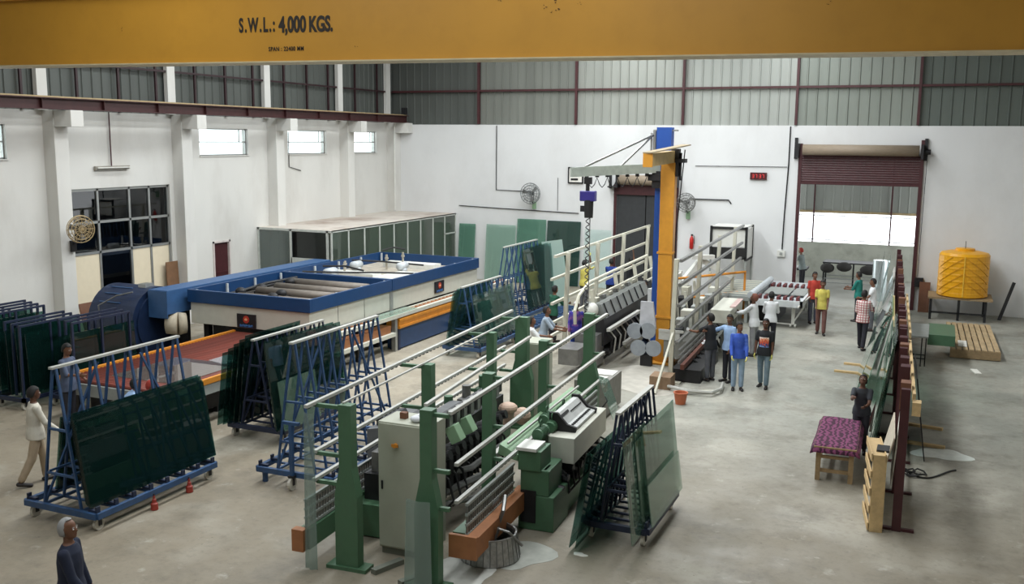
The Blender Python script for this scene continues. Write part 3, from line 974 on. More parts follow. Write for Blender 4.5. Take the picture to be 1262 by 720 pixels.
# rack D: thin sheets both sides
for i in range(4):
    sheet(ORD[i if i < 3 else 4]+' thin sheet on the left of the rack beside the orange guard', -11.86+i*.06, 22.85-.05*i, .3, 2.2, 1.45+.05*i, .15, m=g_thin, group='sheets on the left face of the rack beside the orange guard')
for i in range(3):
    sheet(['outermost', 'middle', 'innermost'][i]+' green sheet on the right of the rack beside the orange guard', -10.93-i*.05, 23.0+.1*i, .3, 2.7-.2*i, 1.40-.08*i, -.15, m=g_thin, group='sheets on the right face of the rack beside the orange guard')
# rack E
for i in range(4):
    sheet(ORD[i if i < 3 else 4]+' mirror-dark sheet on the tall rack near the back wall', -11.85-i*.05, 28.7+.1*i, .3, 2.5, 2.0-.1*(i % 2), -.13, m=g_dark if i else g_thin, group='sheets on the right face of the tall rack near the back wall')
# loose sheets beyond
o_ = sheet('pale frosted sheet leaning loose between the tall rack and the wall mirrors', -12.0, 30.9, .06, .72, 2.3, -.16, m=glass('milky_glass', (.85, .93, .9), .7, (160, 182, 174)), rz=-1.1)
o_.rotation_euler = (.12, -.16, -1.1)
sheet('dark sheet leaning behind the pale frosted sheet', -12.5, 31.2, 0.02, 1.2, 2.2, -.12, m=g_dark, rz=-.5)
# glass along the back wall
def wsheet(label, x0, x1, h, m, y=36.25, z=.02):
    o_ = MB().box(0, -.006, 0, x1-x0, .006, h).build('glass_sheet', m)
    o_.location = (x0, y, z)
    o_.rotation_euler = (-.09, 0, 0)
    return tag(o_, label, 'glass sheet')
wsheet('narrow deep green sheet against the back wall beside the glazed office', -18.25, -17.5, 2.3, g_mirror)
wsheet('pale green see-through sheet against the back wall, second from the glazed office', -17.0, -15.68, 2.32, g_pale)
wsheet('reflecting green sheet against the back wall, third from the glazed office', -15.62, -14.36, 2.6, g_mirror)
wsheet('dark reflecting sheet against the back wall, rightmost of the four tall ones', -14.3, -12.88, 2.58, glass('dark_mirror_glass', (.3, .4, .38), .4, (62, 92, 84)))
wsheet('clear sheet against the back wall left of the closed shutter door', -12.7, -11.6, 2.3, glass('very_clear_glass', (.93, .97, .96), .08, (200, 224, 218)))

# left group: inverted-u bar racks full of dark sheets
def hoop_rack(label, x, y, n, L, H, dx, sheets=2, x_dir=-1, rz=0.0, group=None):
    T = thing('hoop_rack', label, 'rack', (x, y, 0), rz, group)
    hm = MB()
    for a_, b_ in (((0, 0, .25), (0, 0, H)), ((0, L, .25), (0, L, H)), ((0, -.02, H), (0, L+.02, H)), ((0, L/2, .25), (0, L/2, H))):
        hm.beam(a_, b_, .045)
    me = hm.mesh('hoop')
    me.materials.append(m_navy)
    for i in range(n):
        link('hoop', me, T, (i*dx*x_dir, i*.10, 0))
    Wd = (n-1)*dx
    a0, a1 = (-Wd-.1, .1) if x_dir < 0 else (-.1, Wd+.1)
    MB().box(a0, -.1, .18, a1, -.03, .26).box(a0, L+.03, .18, a1, L+.1, .26).box(a0, -.1, .18, a0+.07, L+.4, .26).box(a1-.07, -.1, .18, a1, L+.1, .26).build('base_frame', m_navy, T)
    for xx in (a0+.08, a1-.08):
        for yy in (0, L):
            caster(T, xx, yy, .085)
    return T
hoop_rack('navy bar rack at the left edge, leftmost and tallest of the row', -18.55, 14.35, 4, 1.5, 1.95, .32)
hoop_rack('navy bar rack full of dark sheets, second from the left edge', -17.55, 14.35, 3, 1.55, 1.80, .34)
hoop_rack('navy bar rack behind the man with dark hair, right end of the row', -16.65, 14.9, 3, 1.6, 1.85, .30)
for i in range(4):
    sheet(['leftmost', 'second', 'third', 'rightmost'][i]+' dark sheet standing in the leftmost bar rack', -19.45+i*.31, 14.3+.08*(3-i), .27, 1.6, 1.50+.05*(i % 2), -.05, group='dark sheets in the leftmost bar rack')
for i in range(4):
    sheet(['leftmost', 'second', 'third', 'rightmost'][i]+' dark sheet in the bar rack second from the left edge', -18.15+i*.22, 14.3+.06*i, .27, 1.7, 1.35+.06*(i % 3), -.05, group='dark sheets in the second bar rack')
for i in range(3):
    sheet(['leftmost', 'middle', 'rightmost'][i]+' dark sheet in the bar rack at the right end of the row', -17.05+i*.2, 14.9, .27, 1.8, 1.25+.05*i, -.05, group='dark sheets in the right end bar rack')

# ================================================================ STRAIGHT-LINE EDGING MACHINES
m_spot = m_black
def rail(T, a, b, m, w=.055, rollers=True, side=-1):
    MB().beam(a, b, w, w*.8).build('rail', m, T)
    if rollers:
        mb = MB()
        L = (Vector(b)-Vector(a)).length
        n = int(L/.14)
        for i in range(n):
            p = Vector(a).lerp(Vector(b), (i+.5)/n)
            mb.add(*_roll(p, w))
        stuff(mb.build('roller_row', m_spot, T))
def _roll(p, w):
    q = MB().box(p.x-w*.35, p.y-.03, p.z-w*.75, p.x+w*.35, p.y+.03, p.z-w*.35)
    return q.v, q.f
def slat_panel(T, x, y0, y1, z0, z1, m, facing=1):
    """perforated conveyor back: rails with a row of slots between them"""
    mb = MB()
    n = 4
    for i in range(n):
        z = z0+(z1-z0)*i/(n-1)
        mb.box(x-.02, y0, z-.018, x+.02, y1, z+.018)
    mb.build('guide_rail', m, T)
    mb = MB()
    k = int((y1-y0)/.07)
    for i in range(k):
        y = y0+(y1-y0)*i/k
        mb.box(x-.012, y+.01, z0, x+.012, y+.04, z1)
    stuff(mb.build('link_chain', m_steel, T))

# ---- right-hand green machine
T = thing('edging_machine', 'right-hand green glass edging machine with orange conveyor end and control desk', 'machine', (-5.75, 10.6, 0), .055)
def gpost(T, x, y, h, wb, wt, d, m=m_green):
    MB().prism([(x-wb/2, 0.02), (x+wb/2, 0.02), (x+wb/2, h*.45), (x+wt/2, h*.62), (x+wt/2, h), (x-wt/2, h), (x-wt/2, h*.62), (x-wb/2, h*.45)], 'y', y-d/2, y+d/2).build('post', m, T)
    MB().box(x-.3, y-.12, 0, x+.3, y+.12, .05).build('foot_plate', m, T)
for (y, wb, wt) in ((0.0, .34, .17), (2.1, .17, .16), (4.65, .16, .15), (7.5, .42, .20)):
    gpost(T, .0, y, 2.40, wb, wt, .16)
    for z in (2.36, 1.62, 1.12):
        MB().box(.05, y-.03, z-.05, .30, y+.03, z-.0).build('arm', m_green, T)
rail(T, (.30, .0, 2.37), (.30, 7.7, 2.37), m_bar)
rail(T, (.30, .2, 1.63), (.30, 7.5, 1.63), m_bar)
rail(T, (.30, .2, 1.12), (.30, 7.3, 1.12), m_bar)
slat_panel(T, .34, .45, 2.25, .58, 1.0, m_greyp)
slat_panel(T, .34, 4.9, 6.9, .62, 1.0, m_greyp)
MB().box(.12, .5, .30, .32, 2.4, .58).build('conveyor_beam', m_green, T)
MB().box(.33, .38, .30, .52, 2.5, .58).build('conveyor_cover', m_orangeb, T)
MB().box(.12, .36, .28, .52, .42, .60).build('end_plate', m_orangeb, T)
MB().box(.10, 4.8, .30, .32, 6.9, .60).build('conveyor_beam', m_green, T)
MB().box(.33, 4.8, .30, .50, 6.9, .60).build('conveyor_cover', m_orangeb, T)
# machine body
MB().box(.42, 2.25, 0, .98, 3.0, .55).box(.45, 2.25, .55, .9, 2.9, .95).build('body_front', m_green, T, bevel=.015)
MB().box(.42, 2.22, .93, .78, 2.7, 1.24).build('head_block', m_green, T, bevel=.01)
MB().box(.80, 2.3, .75, .84, 2.55, .95).box(.46, 2.235, .12, .7, 2.26, .62).build('dark_opening', m_dark, T)
MB().box(.40, 2.18, 1.24, .72, 2.62, 1.29).build('lid', m_white, T, bevel=.005)
MB().box(.42, 3.0, 0, .92, 5.0, .35).build('body_rear', m_green, T)
MB().box(.5, 3.0, .35, .8, 4.9, .8).build('gear_housing', m_dark, T)
mach = MB()
for i in range(9):
    y = 2.75+i*.25
    mach.cyl((.5, y, .55+.1*(i % 3)), (.98, y, .5+.1*(i % 3)), .07, n=10)
    mach.box(.55, y-.07, .35, .75, y+.05, .9)
mach.build('grinding_spindles', m_dark, T)
mach = MB()
for i in range(8):
    y = 2.9+i*.27
    mach.tube([(.6, y, .9), (.95+.02*i, y+.05, .7), (1.0, y+.1, .4), (.8, y+.1, .15)], .018)
mach.build('hose', m_black, T)
MB().prism([(-.05, 1.0), (.28, .92), (.28, 1.02), (-.02, 1.16)], 'y', 2.6, 6.4).build('splash_tray', m_greenl, T)
MB().box(-.14, 2.4, .95, -.05, 6.4, 1.02).box(.1, 2.6, 1.17, .13, 6.4, 1.2).build('tray_rail', m_bar, T)
def motor(T, x, y, z, m=m_green, r=.09, L=.34, eye=True, axis=(0, 1, 0)):
    a_ = Vector((x, y, z))
    d_ = Vector(axis).normalized()
    mt = MB().cyl(a_, a_+d_*L, r, n=14)
    for i in range(5):
        mt.cyl(a_+d_*(L*.2+i*L*.13), a_+d_*(L*.24+i*L*.13), r*1.12, n=14)
    o_ = mt.build('motor', m, T)
    if eye:
        pts = [(x+d_.x*L/2, y+d_.y*L/2+.05*math.cos(a2), z+r+.06+.05*math.sin(a2)) for a2 in [PI*2*k/10 for k in range(11)]]
        MB().tube(pts, .012).build('eye_bolt', m_green, o_)
    return o_
motor(T, .55, 2.72, 1.33)
motor(T, .60, 3.15, 1.33)
motor(T, .35, 3.6, 1.3)
motor(T, .45, 4.2, 1.28)
# control desk
MB().box(.62, 3.0, .84, 1.06, 4.9, 1.25).build('desk_box', m_cream, T, bevel=.01)
MB().box(.55, 2.95, .84, .62, 4.9, 1.25).build('desk_back', m_steel, T)
cp = MB().prism([(.58, 1.26), (.96, 1.26), (.97, 1.31), (.82, 1.34), (.66, 1.50), (.58, 1.50)], 'y', 3.36, 4.5).build('control_panel', mat('panel_silver', (186, 188, 186), .5), T)
for yc_ in (3.30, 4.5):
    MB().prism([(.55, 1.25), (.98, 1.25), (.99, 1.33), (.84, 1.37), (.68, 1.54), (.55, 1.54)], 'y', yc_, yc_+.06).build('panel_cheek', m_black, cp)
bt = MB()
for i in range(12):
    y = 3.45+i*.085
    bt.box(.87, y, 1.325, .91, y+.04, 1.345)
    if i > 4:
        bt.beam((.73, y, 1.425), (.75, y, 1.45), .04, .02)
bt.prism([(.69, 1.47), (.72, 1.44), (.73, 1.45), (.70, 1.48)], 'y', 3.42, 3.8)
bt.build('buttons', m_black, cp)
MB().tube([(.95, 4.9, 1.2), (1.05, 5.0, 1.35), (1.0, 5.05, 1.4)], .012).build('cable', m_black, T)

# ---- left-hand green machine
T = thing('edging_machine', 'left-hand green glass edging machine whose rails face the empty blue rack', 'machine', (-7.0, 10.65, 0), .06)
for (y, wb, wt) in ((0.0, .34, .19), (2.55, .18, .17), (5.3, .16, .15), (7.0, .46, .26)):
    gpost(T, .0, y, 2.30, wb, wt, .16)
    for z in (2.27, 1.60, 1.2):
        MB().box(-.48, y-.03, z-.05, -.05, y+.03, z).build('arm', m_green, T)
rail(T, (-.48, -.25, 2.28), (-.48, 7.7, 2.28), m_bar)
rail(T, (-.06, 0.0, 2.31), (-.06, 7.0, 2.31), m_bar, rollers=False, w=.03)
rail(T, (-.48, -.05, 1.60), (-.48, 7.3, 1.60), m_bar)
rail(T, (-.48, -.1, 1.22), (-.48, 7.3, 1.22), m_bar)
rail(T, (.42, 1.55, 1.93), (.2, 6.9, 1.93), m_bar, rollers=False)
slat_panel(T, -.56, -.2, 2.6, .58, .95, m_greyp)
slat_panel(T, -.56, 4.6, 7.0, .58, .95, m_greyp)
MB().box(-.66, -.2, .26, -.50, 7.0, .55).build('conveyor_beam', m_green, T)
MB().box(-.72, -.3, .25, -.54, -.18, .56).build('end_plate', m_orangeb, T)
MB().box(-.5, 1.0, .02, -.05, 6.5, .5).build('body', m_green, T)
MB().box(-.42, 1.2, .5, -.1, 6.2, .9).build('gear_housing', m_dark, T)
for i in range(6):
    MB().box(-.35, 1.3+i*.8, .9, -.12, 1.7+i*.8, 1.2).cyl((-.25, 1.5+i*.8, 1.2), (-.25, 1.5+i*.8, 1.42), .08).build('grinding_head', m_green if i % 2 else m_steel, T)
MB().prism([(-.2, 1.0), (.15, 1.0), (.05, 1.35), (-.2, 1.35)], 'y', 2.9, 3.9).build('motor_cover', mat('grey_cover', (100, 102, 104), .6), T)
# row of grinding heads facing the gap between the machines
gh = MB()
for i in range(10):
    y = 1.6+i*.26
    gh.cyl((.5, y, 1.1), (.8, y, 1.2), .075, n=10)
    gh.box(.35, y-.08, .5, .7, y+.08, 1.05)
    gh.tube([(.45, y, 1.0), (.75, y+.04, .8), (.85, y, .5), (.6, y, .2)], .02)
gh.build('spindle_row', m_dark, T)
MB().box(.55, 1.5, 1.52, .62, 4.2, 1.75).box(.5, 1.5, 1.35, .56, 4.3, 1.40).build('comb_plate', m_dark, T)
for i in range(9):
    MB().box(.62, 1.6+i*.28, 1.5, .66, 1.72+i*.28, 1.78).build('comb_tooth', m_steel, T)
for y in (1.95, 2.42):
    q = MB().box(-.09, -.1, -.13, .09, .1, .13).build('motor_box', m_greenl, T, bevel=.01, loc=(.72, y, 1.42))
    q.rotation_euler = (0, -.5, 0)
MB().ball((.7, 4.3, 1.2), .17, .17, .1).cyl((.7, 4.3, .9), (.7, 4.3, 1.15), .09).build('tank_cap', mat('pinkish_cap', (196, 168, 148), .6), T)
MB().ball((.75, 4.9, .9), .16).build('pressure_vessel', MATS['pinkish_cap'], T)
MB().tube([(.45, 1.6, .8), (.8, 2.4, .75), (.95, 3.4, .85)], .05).tube([(.6, 1.6, .55), (1.0, 2.8, .6)], .06).tube([(.6, 1.5, .4), (.9, 1.9, .42), (1.0, 2.3, .35)], .04).build('drain_pipe', m_steel, T)
MB().box(-.5, 2.4, .75, -.1, 3.6, 1.1).build('pump_cover', mat('grey_cover', (100, 102, 104), .6), T)
# hanging cloudy plastic strips at the near ends of both machines
for (x, y, z0, z1, lab) in ((-7.42, 10.35, .02, 2.2, 'tall narrow cloudy plastic strip hanging at the near end of the left green machine'), (-5.78, 10.35, .0, 1.25, 'cloudy plastic curtain covering the lower near post of the right green machine')):
    o_ = MB()
    k = 8
    vs, fs = [], []
    wd = .16 if x < -7 else .34
    for i in range(k+1):
        u_ = i/k
        vs += [(wd*(u_-.5)*1.2, .02*math.sin(u_*9), z0), (wd*(u_-.5), .02*math.sin(u_*7+1), z1), (wd*(u_-.5)*1.2, .02*math.sin(u_*9)+.004, z0), (wd*(u_-.5), .02*math.sin(u_*7+1)+.004, z1)]
    for i in range(k):
        fs += [(4*i, 4*i+4, 4*i+5, 4*i+1), (4*i+2, 4*i+3, 4*i+7, 4*i+6), (4*i+1, 4*i+5, 4*i+7, 4*i+3), (4*i, 4*i+2, 4*i+6, 4*i+4)]
    o2 = MB().add(vs, fs).build('plastic_strip', g_film)
    o2.location = (x, y, 0)
    tag(o2, lab, 'plastic strip')

# grey covered crate on the aisle side of the left machine
T = thing('covered_crate', 'dark grey covered crate standing on the floor left of the left green machine', 'crate', (-8.45, 13.9, 0), .06)
MB().prism([(-.28, 0), (.28, 0), (.28, .75), (.12, .92), (-.28, .84)], 'y', 0, 1.5).build('cover', mat('grey_cover', (100, 102, 104), .6), T)
MB().prism([(-.2, .86), (.1, .9), (.02, 1.02), (-.2, .98)], 'y', .2, .9).build('top_lump', mat('black_lump', (46, 46, 50), .6), T)
# cabinets
def cabinet(label, x, y, w, d, h, rz=0, m=m_cab):
    T = thing('electrical_cabinet', label, 'cabinet', (x, y, 0), rz)
    MB().box(-w/2, 0, .1, w/2, d, h).build('body', m, T, bevel=.01)
    MB().box(-w/2+.03, .03, 0, w/2-.03, d-.03, .1).build('plinth', mat('plinth_grey', (110, 112, 100), .6), T)
    dd = MB().box(-w/2+.02, -.02, .13, w/2-.02, 0, h-.02).build('door', m, T, bevel=.005)
    MB().box(-w/2+.06, -.035, h*.5, -w/2+.085, -.02, h*.5+.12).build('handle', m_dark, dd)
    return T, dd
T, dd = cabinet('tall grey-cream electrical cabinet between the near posts of the green machines', -6.50, 11.25, .78, .55, 1.93, .03)
MB().cyl((-.1, -.07, 1.62), (-.1, -.02, 1.62), .03, n=12).box(-.15, -.06, 1.60, -.05, -.04, 1.64).build('rotary_switch', m_orange, dd)
r = MB()
for i in range(7):
    r.ball((random.uniform(-.14, .14), random.uniform(-.06, .06), .045+random.uniform(-.01, .02)), .075, .06, .045, 8, 6)
o_ = r.build('crumpled_rag', mat('rag_white', (222, 224, 230), .8), smooth=True)
o_.location = (-6.30, 11.45, 1.93)
tag(o_, 'crumpled white rag on top of the tall grey-cream cabinet', 'rag')
o_ = MB().box(-.05, -.04, 0, .05, .04, .09).build('small_box', m_brown, bevel=.004)
o_.location = (-6.62, 11.5, 1.93)
tag(o_, 'small brown box beside the white rag on the cabinet', 'box')
T, dd = cabinet('second grey cabinet behind the big green post, further from the camera', -7.35, 17.95, .5, .6, 1.72, .03)
T = thing('junction_table', 'low grey table with white sheets behind the control desk', 'table', (-6.35, 18.9, 0), .03)
MB().box(-.4, 0, .08, .3, 1.2, .8).box(-.35, .05, 0, .25, 1.15, .08).build('body', mat('table_grey', (126, 124, 118), .6), T)
MB().box(-.35, .1, .8, .2, .5, .815).box(-.3, .65, .8, .25, 1.1, .815).build('top_sheet', m_white, T)
o_ = sheet('ragged clear glass offcut leaning over the far end of the right green machine', -5.35, 17.2, .55, .9, .9, -.35, m=g_pale, rz=.2, skew=-.3)
# steel pieces on the floor
for i, (x, y, rz, L) in enumerate(((-6.75, 10.5, -.35, .5), (-6.25, 10.35, -.45, .45))):
    o_ = MB().box(-.05, 0, 0, .05, L, .07).build('steel_channel', mat('channel_grey', (104, 108, 98), .6))
    o_.location = (x+.15, y+.1, 0)
    o_.rotation_euler = (0, 0, rz)
    tag(o_, ['short grey steel channel on the floor beside the left near post', 'short grey steel channel on the floor in front of the cabinet'][i], 'steel channel')
# tub
T = thing('water_tub', 'round galvanised tub under the orange conveyor end of the right green machine', 'tub', (-5.42, 11.78, 0))
prof = [(.42, 0), (.43, .02), (.38, .36), (.385, .38), (.36, .38), (.35, .34), (.40, .04)]
MB().lathe(prof, n=28).build('tub_shell', m_galv, T)
for i in range(28):
    a_ = 2*PI*i/28
    MB().beam((.43*math.cos(a_), .43*math.sin(a_), .02), (.382*math.cos(a_), .382*math.sin(a_), .36), .012).build('stave', m_steel, T)
MB().tube([(0, 0, .1), (.1, .1, .5), (.2, .0, .7), (.1, .3, .8)], .03).tube([(-.1, .05, .1), (-.12, .1, .6), (0, .3, .75)], .025).tube([(.1, -.1, .2), (.2, -.15, .5), (.33, -.1, .45), (.45, .1, .2)], .02).ball((.02, .02, .4), .12).build('pump_and_hoses', m_steel, T)

# ================================================================ WHITE LINE (middle) and REAR LINE (right)
def frame_line(name, label, x, y, rz, L, posts, rails, lean, m, mr, rail_off, body):
    T = thing(name, label, 'machine', (x, y, 0), rz)
    H = max(r_[0] for r_ in rails)
    for py in posts:
        MB().beam((0, py, 0), (lean*H, py, H+.03), .10, .12).build('post', m, T)
        MB().box(-.15, py-.1, 0, .25, py+.1, .04).build('foot_plate', m, T)
    for (z, a_, b_) in rails:
        xx = lean*z + rail_off
        MB().beam((xx, a_, z), (xx, b_, z), .07, .07).build('rail', mr, T)
        for py in posts:
            MB().box(min(lean*z, xx), py-.03, z-.04, max(lean*z, xx), py+.03, z).build('arm', m, T)
    return T
m_offw = mat('off_white_frame', (200, 198, 182), .5, var=.05)
T = frame_line('washing_line', 'white railed glass washing line standing before the back wall shutter door', -9.3, 24.4, .035, 10.6, (.8, 3.7, 6.7, 10.1), ((2.68, .0, 10.8), (2.08, -.2, 10.6), (1.40, -.1, 10.3), (.85, .1, 8.0), (.5, -.2, 6.0)), .03, m_offw, m_offw, -.12, None)
# inner curved guard frame and dryer body
T = thing('glass_dryer', 'grey dryer housing with curved white guard rail beside the washing line', 'machine', (-7.75, 22.9, 0), .03)
MB().box(-.45, .6, .55, .15, 5.5, 1.25).build('housing', m_dark, T, bevel=.01)
MB().prism([(-.45, 1.25), (.15, 1.25), (.0, 1.6), (-.45, 1.6)], 'y', .8, 5.4).build('hood', mat('hood_grey', (136, 140, 138), .35, metal=.3), T)
for i in range(7):
    MB().beam((.16, 1.0+i*.62, 1.27), (.01, 1.0+i*.62, 1.61), .03, .03).build('hood_seam', m_dark, T)
    MB().box(-.42, 1.1+i*.62, 1.6, -.2, 1.35+i*.62, 1.7).build('hood_latch', m_steel if i % 2 else m_offw, T)
MB().tube([(-.5, .2, 1.15), (-.5, .15, 1.5), (-.48, .4, 1.85), (-.45, 1.2, 2.1), (-.45, 3, 2.12), (-.45, 7.4, 2.15)], .045, n=8).build('guard_rail', m_offw, T)
for (y, h_) in ((.9, 1.95), (3.1, 2.12), (5.2, 2.12), (7.2, 2.15)):
    MB().beam((.05, y, 0), (-.3, y, h_), .09).build('post', m_offw, T)
for z in (1.15, 1.5, 1.8):
    MB().beam((-.15, 1.0, z), (-.15, 7.3, z), .05).build('rail', m_offw, T)
MB().beam((.3, .5, 1.0), (.3, 3.6, 1.0), .10, .08).build('lower_rail', m_bar, T)
MB().beam((.42, 1.6, .45), (.42, 5.2, .45), .08).build('lower_rail', m_bar, T)
ms = MB()
for i in range(12):
    y = .8+i*.38
    ms.tube([(.15, y, .9), (.3, y+.05, .7), (.25, y+.1, .35), (.0, y, .1)], .03)
    ms.cyl((-.1, y, .35), (.25, y, .4), .08, n=8)
ms.build('hose', m_dark, T)
mh = MB()
for i in range(8):
    y = .9+i*.5
    mh.tube([(.2, y, .95), (.36, y+.1, .7), (.3, y+.15, .3)], .022)
mh.build('pale_hose', m_bar, T)
MB().ball((-.2, .7, 1.45), .16, .2, .2).build('filter_globe', m_white, T, smooth=True)
MB().box(-.5, .2, .1, .1, .8, .9).box(-.6, -.8, .3, -.1, .1, .7).build('pump_unit', m_steel, T)

T = frame_line('arrissing_line', 'pale railed glass line on the right behind the yellow and blue jib posts', -5.62, 22.6, .045, 10.5, (0.0, 3.2, 6.4, 9.6), ((3.0, -.1, 10.6), (2.42, -.1, 10.6), (1.92, -.1, 10.4), (1.42, -.1, 8.2), (1.0, -.1, 8.0)), .02, m_offw, m_steel, .12, None)
for z in (.84, .70, .56):
    MB().beam((.22, -.15, z), (.24, 4.4, z), .05, .06).build('guide_rail', m_steel, T)
MB().beam((.30, -.1, .44), (.30, 4.4, .44), .09, .12).build('conveyor_beam', mat('rust_brown', (104, 60, 48), .7), T)
MB().box(-.5, 1.5, .3, .1, 8.5, .75).build('body', mat('body_grey', (120, 120, 114), .5), T)
for i in range(9):
    y = 1.7+i*.75
    MB().box(-.42, y, .75, -.1-.1*(i % 2), y+.42, 1.0+.12*(i % 3)).build('unit', [m_dark, m_greyp, m_cream][i % 3], T)
    MB().cyl((-.2, y+.5, .75), (-.2, y+.5, 1.15), .06, n=10).build('riser', m_steel, T)
bm_ = MB()
for i in range(10):
    bm_.tube([(.1, 1+i*.5, .6), (.45, 1.1+i*.5, .3), (.5, 1.3+i*.5, .08)], .035)
bm_.build('hose', m_black, T)
MB().box(.0, .2, .02, .7, 2.8, .32).build('sump', m_dark, T)
MB().box(.42, 3.0, 1.0, .95, 5.2, 1.36).build('control_box', m_cream, T, bevel=.01)
MB().beam((.55, 2.95, .5), (.9, 2.95, 1.05), .06).build('brace', m_greyp, T)
each('box_leg', m_greyp, T, [(.45, 4.6, 0, .9, 4.7, 1.0), (.45, 3.1, 0, .55, 3.2, 1.0)])
MB().box(.85, 3.5, 1.36, 1.0, 5.0, 1.39).build('pink_panel', mat('pale_pink', (206, 178, 172), .6), T)
MB().beam((-.10, -1.2, .02), (.05, -.1, 1.25), .05).beam((.5, -.9, .06), (1.2, -.6, .06), .06).build('prop_bar', m_offw, T)
MB().box(-.35, -.7, 0, .15, -.15, .30).build('footing_block', mat('footing_brown', (132, 108, 84), .8), T)
# tube loop on the floor
MB().tube([(.1, -.7, .10), (.6, -.95, .10), (1.15, -.9, .1), (1.3, -.5, .1), (1.25, .1, .1)], .04).build('floor_tube', m_bar, T)
# inner white structures and yellow guard rail
T = thing('inner_frame', 'white inner machine frame with dark drives behind the rails of the rear line', 'machine', (-7.2, 26.3, 0), .04)
for (y, h_) in ((0, 1.7), (1.4, 1.7), (2.8, 1.55), (4.2, 1.7)):
    MB().box(-.05, y-.05, 0, .05, y+.05, h_).build('post', m_white, T)
    MB().beam((.6, y, 0), (.45, y, h_-.3), .08).build('strut', m_offw, T)
for z in (.8, 1.25, 1.6):
    MB().box(-.04, 0, z-.04, .04, 4.2, z+.04).build('rail', m_white, T)
for i in range(4):
    MB().box(.08, .3+i*1.0, .2, .5, .9+i*1.0, .85+.1*(i % 2)).build('drive_box', m_dark if i % 2 else m_greyp, T)
MB().box(.1, 1.1, .86, .35, 1.5, 1.3).build('orange_guard', m_orange, T)
MB().box(-.35, 3.2, .0, -.1, 4.4, 1.2).build('tank', m_white, T)
T = thing('transfer_robot', 'white jointed transfer arm above the rear line near the extinguisher', 'machine', (-7.5, 31.2, 0), .03)
MB().box(-.3, -.3, 0, .3, .3, 1.1).build('pedestal', m_offw, T)
MB().beam((0, 0, 1.1), (.55, .4, 1.95), .24, .24, .18, .18).build('lower_arm', m_white, T)
MB().beam((.45, .4, 2.0), (1.5, .9, 1.35), .2, .2, .12, .12).build('upper_arm', m_white, T)
MB().beam((.3, .1, 2.05), (.95, .5, 2.05), .14, .14).build('elbow_cover', m_white, T)
MB().cyl((-.75, .3, 2.12), (-.45, .3, 2.12), .15, n=14).build('lamp_head', mat('pale_lamp', (226, 206, 190), .5), T)
MB().beam((-.6, .3, 0), (-.6, .3, 2.0), .08).build('stand', m_offw, T)
MB().beam((.9, .2, 0), (.9, .2, 1.6), .08).build('stand', m_offw, T)
T = thing('guard_rail', 'yellow tubular guard rail near the black framed booth', 'railing', (-7.3, 29.6, 0), .03)
MB().tube([(0, 0, 0), (0, 0, 1.55), (1.75, 2.6, 1.55), (1.75, 2.6, 0)], .045, n=8).tube([(0, 0, .9), (1.75, 2.6, .9)], .04).build('rail', m_orange, T)
T = thing('framed_booth', 'black framed booth with white panels standing against the back wall', 'booth', (-7.35, 34.9, 0))
MB().box(0, 0, 2.08, 1.25, .05, 2.72).build('screen_panel', m_white, T)
MB().box(0, .0, 2.76, 1.25, 1.2, 2.80).build('roof_panel', m_white, T)
fb = MB()
for (a_, b_) in (((0, -.02, 1.6), (0, -.02, 2.8)), ((1.25, -.02, 1.6), (1.25, -.02, 2.8)), ((0, -.02, 2.74), (1.25, -.02, 2.74)), ((0, -.02, 1.68), (1.25, -.02, 1.68)), ((1.25, 1.2, 1.6), (1.25, 1.2, 2.8)), ((1.25, 0, 1.62), (1.25, 1.2, 1.62))):
    fb.beam(a_, b_, .08)
fb.build('frame', m_black, T)
for (x, y) in ((0, 0), (1.25, 0), (0, 1.2), (1.25, 1.2)):
    MB().box(x-.03, y-.03, 0, x+.03, y+.03, 1.62).build('leg', m_greyp, T)
MB().box(1.24, .05, 1.66, 1.27, 1.2, 2.72).build('side_panel', m_white, T)
MB().box(0, .0, 1.66, 1.25, .04, 2.04).build('lower_panel', m_black, T)
# rear machine deck: white ribbed table and roller conveyor
T = thing('ribbed_feed_table', 'pale ribbed feed table at the far end of the rear line', 'table', (-6.35, 31.2, 0), .02)
MB().box(0, 0, .75, 1.1, 3.6, .9).build('deck', m_greyp, T)
for i in range(16):
    MB().box(.05, .1+i*.22, .9, 1.05, .2+i*.22, .94).build('rib', m_offw if i % 2 else m_greyp, T)
MB().cyl((1.15, -.3, 1.0), (1.25, 3.6, 1.0), .11, n=12).build('beam_cover', m_pale, T)
each('leg', m_greyp, T, [(.1, .2, 0, .2, .3, .75), (.9, .2, 0, 1.0, .3, .75), (.1, 3.2, 0, .2, 3.3, .75), (.9, 3.2, 0, 1.0, 3.3, .75)])
T = thing('caster_table', 'white transfer table with dark red roller blocks left of the open shutter door', 'table', (-5.2, 30.9, 0))
MB().box(0, 0, .70, 1.6, .08, .90).box(0, 4.2, .70, 1.6, 4.28, .90).box(0, 0, .70, .08, 4.28, .90).box(1.52, 0, .70, 1.6, 4.28, .90).build('apron', mat('apron_white', (206, 210, 212), .5), T)
MB().box(.08, .08, .74, 1.52, 4.2, .80).build('deck', m_pale, T)
MB().box(.2, 1.4, .87, 1.0, 2.9, .90).box(1.05, 1.4, .87, 1.5, 2.9, .90).build('plate', m_greyp, T)
for i in range(7):
    for (a_, b_) in ((.5, .95), (3.2, 3.8)):
        MB().box(.14+i*.2, a_, .8, .22+i*.2, b_, .93).build('roller_block', mat('dark_red', (104, 44, 44), .6), T)
for (x, y) in ((1.3, .4), (1.3, 3.8), (.2, 3.8)):
    lg = MB().box(x-.05, y-.05, .1, x+.05, y+.05, .7).build('leg', m_white, T)
    MB().cyl((x-.1, y, .06), (x-.04, y, .06), .06).build('wheel', m_white, lg)
    MB().cyl((x+.04, y, .06), (x+.1, y, .06), .06).build('wheel', m_white, lg)
